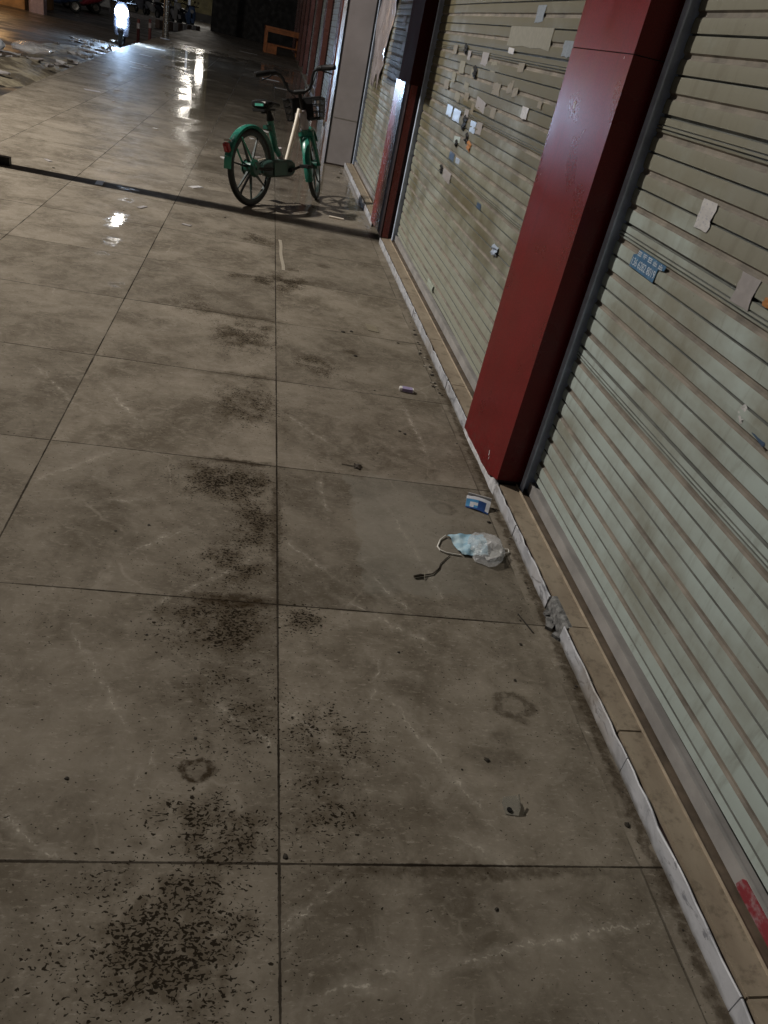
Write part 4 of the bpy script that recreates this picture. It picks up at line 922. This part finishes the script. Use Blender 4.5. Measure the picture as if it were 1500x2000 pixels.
# ------------------------------------------------------------------ wooden table at the end
tb = empty('wooden_table', (.45, 37, 0), R(4), 'orange wooden table with a low shelf at the dark end of the row', 'table')
M['wood'] = simple('orange_wood', (.52, .17, .045), .45, 0, .35, 6)
m = MB(); m.box(-.72, .72, -.4, .4, .86, .93); m.build('tabletop', M['wood'], tb, bevel=.005)
for sx in (-1, 1):
    for sy in (-1, 1):
        m = MB(); m.box(sx*.66-.045, sx*.66+.045, sy*.34-.045, sy*.34+.045, 0, .858); m.build('leg', M['wood'], tb, bevel=.004)
m = MB(); m.box(-.61, .61, -.36, .36, .30, .345); m.build('shelf', M['wood'], tb, bevel=.004)
m = MB(); m.box(-.61, .61, -.37, -.345, .74, .855); m.build('apron', M['wood'], tb, bevel=.003)
m = MB(); m.box(-.60, -.2, -.33, .3, .0, .298); m.build('side_board', M['wood'], tb, smooth=False)

# ------------------------------------------------------------------ street: poles, lamps
def post(name, x, y, z0, h, r, mat, label, cat, lampcol=None, power=0, arm=0, em=0, hr=.16):
    root = empty(name, (x, y, z0), 0, label, cat)
    m = MB(); m.tube([(0, 0, 0), (0, 0, .02), (0, 0, .021), (0, 0, h)], [r*1.9, r*1.9, r, r*.75], 16); m.build('pole', mat, root)
    return root
# key lamp, over the kerb just outside the picture: casts the light and the pole shadow
kp = empty('street_lamp', (KEY.x-.9, KEY.y+.1, -.15), 0, 'street lamp across the road outside the left edge, lighting the near pavement', 'street lamp')
hz = KEY.z+.15
m = MB(); m.tube([(0, 0, 0), (0, 0, hz+.15), (.1, 0, hz+.3), (.45, 0, hz+.38)], [.07, .055, .045, .04], 12); m.build('pole', M['galv'], kp)
m = MB(); m.box(.42, 1.18, -.14, .14, hz+.32, hz+.42); m.build('lamp_head', M['galv'], kp, bevel=.01)
m = MB(); m.cyl((.9, -.1, hz+.31), (.9, -.1, hz+.29), .10, n=20); m.build('lamp_glass', emit('warm_lamp_glass', (1, .9, .76), 30), kp)
sp = empty('sign_pole', (-2.08, 6.775, 0), 0, 'dark sign pole outside the left edge, its shadow crosses the pavement', 'pole')
m = MB(); m.cyl((0, 0, .0), (0, 0, .10), .13, n=14); m.box(-.02, .21, -.01, .05, .0, .06); m.tube([(0, 0, .05), (0, 0, 5.2)], .082, 14); m.build('pole', M['blackm'], sp)
blocker = empty('shade_board', (-.2, 7.25, 2.085), 0, 'dark unseen board added over the pavement above the picture to shade the red pillar', 'shade board')
m = MB(); m.box(-.02, .02, -.95, 1.07, 0, .85); m.build('shade_panel', M['blackm'], blocker, smooth=False)  # unseen board, added only for its shade on pillar and shutters
for yy in (-.7, .7):
    m = MB(); m.tube([(0, yy, .84), (0, yy, 1.0), (1.2, yy, 1.0)], .015, 8); m.build('shade_board_bracket', M['blackm'], blocker)
# distant lamps seen in the wet floor
def far_lamp(x, y, z, power, label, col=(1, .93, .82), r=.2, em=120, arm=.9, sz=.2):
    root = empty('street_lamp', (x, y, -.15), 0, label, 'street lamp')
    m = MB(); m.tube([(-arm, 0, 0), (-arm, 0, z+.2), (-arm+.2, 0, z+.36), (-.2, 0, z+.42)], [.09, .06, .05, .04], 10); m.build('pole', M['galv'], root)
    m = MB(); m.box(-.3, .35, -.2, .2, z+.36, z+.46); m.build('lamp_head', M['galv'], root)
    m = MB(); m.cyl((0, 0, z+.355), (0, 0, z+.20), r, r*.7, n=16); m.build('lamp_glass', emit('far_lamp_glass', col, em), root)
    lamp('street_lamp_light', (x, y, z-.05), power, col, sz)
far_lamp(-3.72, 23.7, 4.45, 70, 'street lamp over the kerb mirrored small and bright in the near wet tiles', arm=3.4, r=.05, em=45, sz=.13)
far_lamp(-5.2, 59.5, 4.5, 160, 'far street lamp mirrored as a long streak beyond the bicycle', r=.16, em=22, sz=.38)
far_lamp(-4.6, 62.0, 3.1, 70, 'farthest street lamp mirrored beside the grey pole foot', r=.12, em=20, sz=.26)

gp = empty('grey_pole', (-3.30, 29.6, 0), 0, 'plain grey pole standing at the pavement edge in the distance', 'pole')
m = MB(); m.tube([(0, 0, 0), (0, 0, 5.2)], .10, 14); m.build('pole', simple('grey_pole_metal', (.42, .40, .37), .22, .9), gp)
m = MB(); m.tube([(0, 0, 0), (0, 0, .03)], .16, 14); m.build('base_flange', M['galv'], gp)
def bollard(x, y, label):
    root = empty('traffic_post', (x, y, -.15), 0, label, 'bollard')
    m = MB(); m.tube([(0, 0, 0), (0, 0, .04), (0, 0, .05), (0, 0, .62)], [.12, .11, .045, .04], 12); m.build('post', simple('faded_red_post', (.12, .025, .025), .6), root)
    m = MB(); m.cyl((0, 0, .38), (0, 0, .52), .05, n=12); m.build('white_band', simple('dull_band', (.30, .27, .27), .6), root)
bollard(-3.80, 27.2, 'left one of two red and white traffic posts beside the distant pole')
bollard(-3.73, 29.2, 'right one of two red and white traffic posts, nearer the grey pole')
# striped kerb
kb = empty('striped_kerb', (-4.2, 42, -.15), 0, 'pale and dark kerb blocks curving across the far road', 'kerb')
for k in range(9):
    x = -4.75+k*.16; y = 40.2+k*.42
    m = MB(); m.box(-.1, .1, -.2, .2, 0, .32, Matrix.Translation((x+4.2, y-42, 0)) @ Matrix.Rotation(-.35, 4, 'Z')); m.build('kerb_block', M['plaster'] if k % 2 else M['facade'], kb, bevel=.01)
m = MB(); ptsk = [(-7.6, 45), (-6.76, 45.7), (-6.0, 46.3), (-5.45, 46.8), (-4.7, 46.0), (-4.2, 45.2)]
for (a, b), (c, d) in zip(ptsk, ptsk[1:]): m.box(0, math.hypot(c-a, d-b), -.12, .12, -.15, .03, Matrix.Translation((a, b, 0)) @ Matrix.Rotation(math.atan2(d-b, c-a), 4, 'Z'))
tag(m.build('far_kerb', simple('pale_kerb', (.5, .46, .44), .7), smooth=False), kind='structure')
m = MB(); m.box(-12, -3.4, 47.5, 47.7, -.15, -.02)
tag(m.build('far_pavement', simple('far_paving', (.2, .18, .16), .6), smooth=False), kind='structure')

# scooters
def scooter(x, y, rz, body, seat, label, headlight=False):
    root = empty('motor_scooter', (x, y, -.15), rz, label, 'scooter')
    def wh(xx):
        m = MB(); m.torus((xx, 0, .23), .175, .055, n=28, m=10); w = m.build('wheel', M['rubber'], root)
        m = MB(); m.torus((xx, 0, .23), .10, 0, n=20, prof=[(.03, -.03), (.03, .03), (-.04, .02), (-.04, -.02)]); m.cyl((xx, -.06, .23), (xx, .06, .23), .06, n=14); m.build('rim', M['steel'], w)
    wh(0); wh(1.22)
    m = MB(); rings = []
    for (xx, wy, z0, z1) in ((-.28, .06, .52, .62), (-.1, .15, .42, .70), (.2, .17, .32, .72), (.45, .15, .22, .62), (.55, .14, .2, .36), (.85, .14, .2, .27)):
        rings.append([Vector((xx, wy*ca, (z0+z1)/2+(z1-z0)/2*sa)) for ca, sa in [(math.cos(2*math.pi*k/12), math.sin(2*math.pi*k/12)) for k in range(12)]])
    m.loft(rings); m.build('body', body, root)
    m = MB(); rings = []
    for (zz, xx, wx, wy) in ((.24, .88, .05, .17), (.5, .93, .06, .21), (.75, .99, .08, .20), (.92, 1.0, .09, .15), (1.0, .99, .06, .12)):
        rings.append([Vector((xx+wx*math.cos(2*math.pi*k/12), wy*math.sin(2*math.pi*k/12), zz)) for k in range(12)])
    m.loft(rings); m.build('leg_shield', body, root)
    m = MB(); m.torus((1.22, 0, .23), .26, 0, n=14, a0=R(20), a1=R(150), prof=[(0, -.07), (.02, -.05), (.02, .05), (0, .07)]); m.build('front_fender', body, root)
    m = MB(); m.tube([(1.0, 0, .85), (1.2, 0, .24)], .035, 8); m.tube([(.95, -.34, 1.03), (1.0, 0, 1.0), (.95, .34, 1.03)], .02, 8); m.build('handlebar', M['blackm'], root)
    m = MB(); rings = []
    for (xx, wy, zc) in ((-.3, .08, .70), (-.1, .14, .75), (.2, .15, .76), (.42, .12, .74), (.5, .07, .70)):
        rings.append([Vector((xx, wy*math.cos(2*math.pi*k/10), zc+.05*math.sin(2*math.pi*k/10))) for k in range(10)])
    m.loft(rings); m.build('seat', seat, root)
    for sy in (-1, 1):
        m = MB(); m.tube([(.97, sy*.2, 1.02), (1.0, sy*.3, 1.18)], .008, 6); m.cyl((1.0, sy*.3, 1.2), (1.015, sy*.3, 1.2), .05, n=12); m.build('mirror', M['blackm'], root)
    hl = emit('blue_white_headlight', (.50, .70, 1.0), 520) if headlight else simple('unlit_lamp_glass', (.6, .6, .62), .15)
    m = MB()
    if headlight: m.cyl((1.05, 0, .80), (1.11, 0, .78), .13, .165, n=24); m.cyl((1.06, 0, .52), (1.10, 0, .51), .09, .11, n=16); m.box(1.04, 1.09, -.03, .03, .60, .66)  # wide disc, lower disc and bar added to imitate lens glare
    else: m.cyl((1.05, 0, .80), (1.11, 0, .79), .08, .08, n=20)
    m.build('headlight', hl, root)
    m = MB(); m.box(-.33, -.28, -.05, .05, .56, .62); m.build('tail_light', M['redp'], root)
    return root
dk = simple('black_scooter_paint', (.02, .02, .024), .3); wp = simple('white_scooter_paint', (.42, .41, .40), .35); bl = simple('blue_scooter_paint', (.09, .15, .30), .35); rd = simple('red_scooter_paint', (.35, .04, .06), .35); gy = simple('grey_scooter_paint', (.22, .22, .25), .3)
hs = scooter(-3.92-.05, 24.5+1.1, R(-84), dk, M['blackp'], 'scooter riding toward the camera with a dazzling blue white headlight', True)
scooter(-7.75, 54.5, R(-60), gy, dk, 'grey scooter parked leftmost in the far dark row')
scooter(-7.0, 53.6, R(-55), wp, dk, 'white scooter parked second in the far dark row')
scooter(-6.2, 51.5, R(-50), dk, dk, 'black scooter parked behind the grey pole in far row')
scooter(-5.2, 49.6, R(-70), wp, dk, 'white fronted scooter parked just right of the grey pole')
scooter(-4.75, 48.8, R(-60), dk, dk, 'black scooter parked between the white one and the blue one')
scooter(-4.25, 47.6, R(-75), bl, wp, 'pale blue scooter parked at the right end of far row')
scooter(-7.55, 37.0, R(200), bl, dk, 'dark blue scooter standing across the road at the top edge')
scooter(-7.4, 40.3, R(215), rd, dk, 'red scooter standing across the road left of the headlight')
# white van
vn = empty('parked_van', (-8.9, 41.2, -.15), R(12), 'white van parked across the road at the top edge', 'van')
m = MB(); rings = []
for (xx, zt) in ((-1.9, 1.7), (-1.8, 1.85), (.6, 1.88), (1.1, 1.45), (1.55, 1.0), (1.85, .85), (1.9, .6)):
    rings.append([Vector((xx, -.8, .32)), Vector((xx, -.82, zt*.6)), Vector((xx, -.7, zt)), Vector((xx, .7, zt)), Vector((xx, .82, zt*.6)), Vector((xx, .8, .32))])
m.loft(rings); m.build('body', wp, vn, bevel=0)
for xx in (-1.2, 1.2):
    for yy in (-.72, .72):
        m = MB(); m.torus((xx, yy, .31), .22, .09, n=24, m=8); m.cyl((xx, yy-.06, .31), (xx, yy+.06, .31), .17, n=16); m.build('wheel', M['rubber'], vn)
m = MB(); m.box(-1.0, .5, -.835, -.79, 1.15, 1.6); m.build('side_window', M['blackp'], vn)
m = MB(); m.box(1.86, 1.93, -.7, .7, .35, .55); m.build('bumper', M['blackp'], vn)
# shop across the road
sb = empty('street_shop', (-9.3, 31.5, -.15), 0, 'orange lit shop front across the road at the top left corner', 'building')
ow = simple('orange_shop_wall', (.42, .22, .08), .6, 0, .4, 3)
m = MB(); m.box(-2.5, 1.3, 0, 4, 0, 4.5); m.build('wall', ow, sb, smooth=False)
m = MB(); m.box(-.6, .2, -.03, .0, .35, 2.0); m.build('maroon_board', simple('maroon_board', (.16, .02, .03), .5), sb, smooth=False)
m = MB(); m.box(-2.2, -.9, -.03, 0, 1.2, 2.4); m.build('window', emit('warm_shop_window', (1, .55, .18), 3.0), sb, smooth=False)
m = MB(); m.box(1.55, 2.0, -.5, -.05, 0, 4.5); m.build('column', simple('pink_column', (.42, .30, .31), .5), sb, smooth=False)
lamp('shop_light', (-8.6, 30.0, 1.9), 60, (1, .62, .28), .2)
# far building and tree trunks behind the scooters
fb = empty('far_building', (-8, 66, -.15), 0, 'olive wall of a building behind the far parked scooters', 'building')
m = MB(); m.box(-14, 10, 0, 1, 0, 7); m.build('wall', simple('olive_wall', (.10, .085, .035), .7, 0, .4, 2), fb, smooth=False)
m = MB(); m.box(-13.9, 9.9, -.1, -.005, 0, .5); m.build('plinth', M['dark'], fb, smooth=False)
def tree(x, y, label, h=7.5, r=.16):
    root = empty('street_tree', (x, y, -.15), 0, label, 'tree')
    m = MB(); pts = [Vector((.06*math.sin(k*1.3), .05*math.cos(k), h*k/7)) for k in range(8)]; m.tube(pts, [r*1.3, r, r*.95, r*.9, r*.8, r*.7, r*.55, r*.4], 10)
    for k in range(5):
        a = k*1.3; b0 = pts[4+k % 3]; m.tube([b0, b0+Vector((math.cos(a)*.6, math.sin(a)*.6, .6)), b0+Vector((math.cos(a)*1.3, math.sin(a)*1.3, 1.4))], [r*.4, r*.3, r*.12], 6)
    m.build('trunk', simple('tree_bark', (.06, .045, .03), .9, 0, .5, 8, .5), root)
    rnd = random.Random(int(x*10)); m = MB()
    for k in range(700):
        d = Vector((rnd.gauss(0, 1), rnd.gauss(0, 1), rnd.gauss(0, .7))); d = d.normalized()*rnd.uniform(.5, 2.0); c = Vector((d.x, d.y, h+.6+d.z))
        q = Matrix.Translation(c) @ Quaternion((rnd.random(), rnd.random(), rnd.random(), rnd.random())).normalized().to_matrix().to_4x4() @ Matrix.Diagonal((.13, .07, .002, 1))
        m.box(-1, 1, -1, 1, -1, 1, q)
    m.build('crown', simple('tree_leaves', (.05, .07, .03), .7, 0, .5, 3), root, smooth=False)
tree(-6.7, 58, 'tree with a dark trunk behind the far scooters, left one')
tree(-3.45, 57, 'tree with a dark trunk behind the far scooters, right one')

# ------------------------------------------------------------------ rubbish and wet sand at the kerb
tt = NT('wet_sandy_mud'); pp = tt.pos(); n1 = tt.noise(pp, 2.2, 5, .65); n2 = tt.noise(pp, 16, 4)
tt.bump(tt.m('ADD', n1, tt.m('MULTIPLY', n2, .4)), .8, .05)
M['mud'] = tt.set(tt.mix(tt.ss(n1, .38, .62), (.095, .074, .047), (.33, .28, .19)), tt.ss(n1, .4, .6, .85, .6))
def mound(name, cx, cy, rx, ry, h, label, seed):
    rnd = random.Random(seed); m = MB(); n = 26
    ph = [rnd.uniform(0, 6) for _ in range(6)]
    for i in range(n+1):
        for j in range(n+1):
            u, v = i/n*2-1, j/n*2-1; r = math.sqrt(u*u+v*v)
            e = max(0, 1-r*(1+.2*math.sin(3*math.atan2(v, u)+ph[0])))
            z = h*e**.7*(1+.3*math.sin(u*6+ph[1])*math.cos(v*5+ph[2]))+.012*math.sin(u*19+ph[3])*math.sin(v*17+ph[4])*(e > 0)
            m.v.append((cx+u*rx, cy+v*ry, -.152+z))
    for i in range(n):
        for j in range(n): k = i*(n+1)+j; m.f.append((k, k+1, k+n+2, k+n+1)); m.m.append(0)
    o = m.build(name, M['mud']); tag(o, label, 'mound')
mound('sand_heap', -3.95, 14.3, .75, 2.0, .15, 'low yellowish heap of wet sand against the pavement edge', 3)
mound('sand_heap', -4.05, 19.5, .7, 3.2, .08, 'flat grey heap of wet sand and torn rubbish beyond the yellowish one', 8)
for k in range(40):
    y = random.uniform(12.5, 24); x = edge_x(y)-random.uniform(.15, 1.3); s = random.choice((.03, .04, .05, .06, .08, .11)); m = MB(); n = 4
    pts_ = []
    for i in range(n+1):
        for j in range(n+1): pts_.append(Vector(((i/n-.5)*2*s*1.6, (j/n-.5)*s*1.3, .02+.05*random.random())))
    m.v = [tuple(q) for q in pts_]+[tuple(q-Vector((0, 0, .01))) for q in pts_]; N = len(pts_)
    for i in range(n):
        for j in range(n): q = i*(n+1)+j; fz = (q, q+1, q+n+2, q+n+1); m.f += [fz, tuple(N+z for z in fz[::-1])]; m.m += [0, 0]
    o = m.build('rubbish_scrap', random.choice([M['pp'], M['pw'], M['pw'], M['pt']])); o.location = (x, y, -.13+.06*(abs(x-edge_x(y)) < .8)); o.rotation_euler = (0, 0, random.uniform(-.5, .5))
    tag(o, 'soggy pale scrap of rubbish on the road beside the pavement', 'rubbish', 'rubbish scraps along the pavement edge')
b1 = crumple(-4.3, 17.4, -.14, .42, .55, .11, 11, M['bag'], 'plastic_sheet', sub=3, amp=.5); tag(b1, 'crumpled translucent plastic sheet among rubbish at the pavement edge', 'plastic sheet')
b2 = crumple(-4.68, 16.3, -.14, .22, .22, .14, 12, simple('pale_grey_bag', (.5, .52, .55), .3), 'rubbish_bag', sub=3, amp=.4); tag(b2, 'pale grey tied bag on the road at left edge', 'bag')
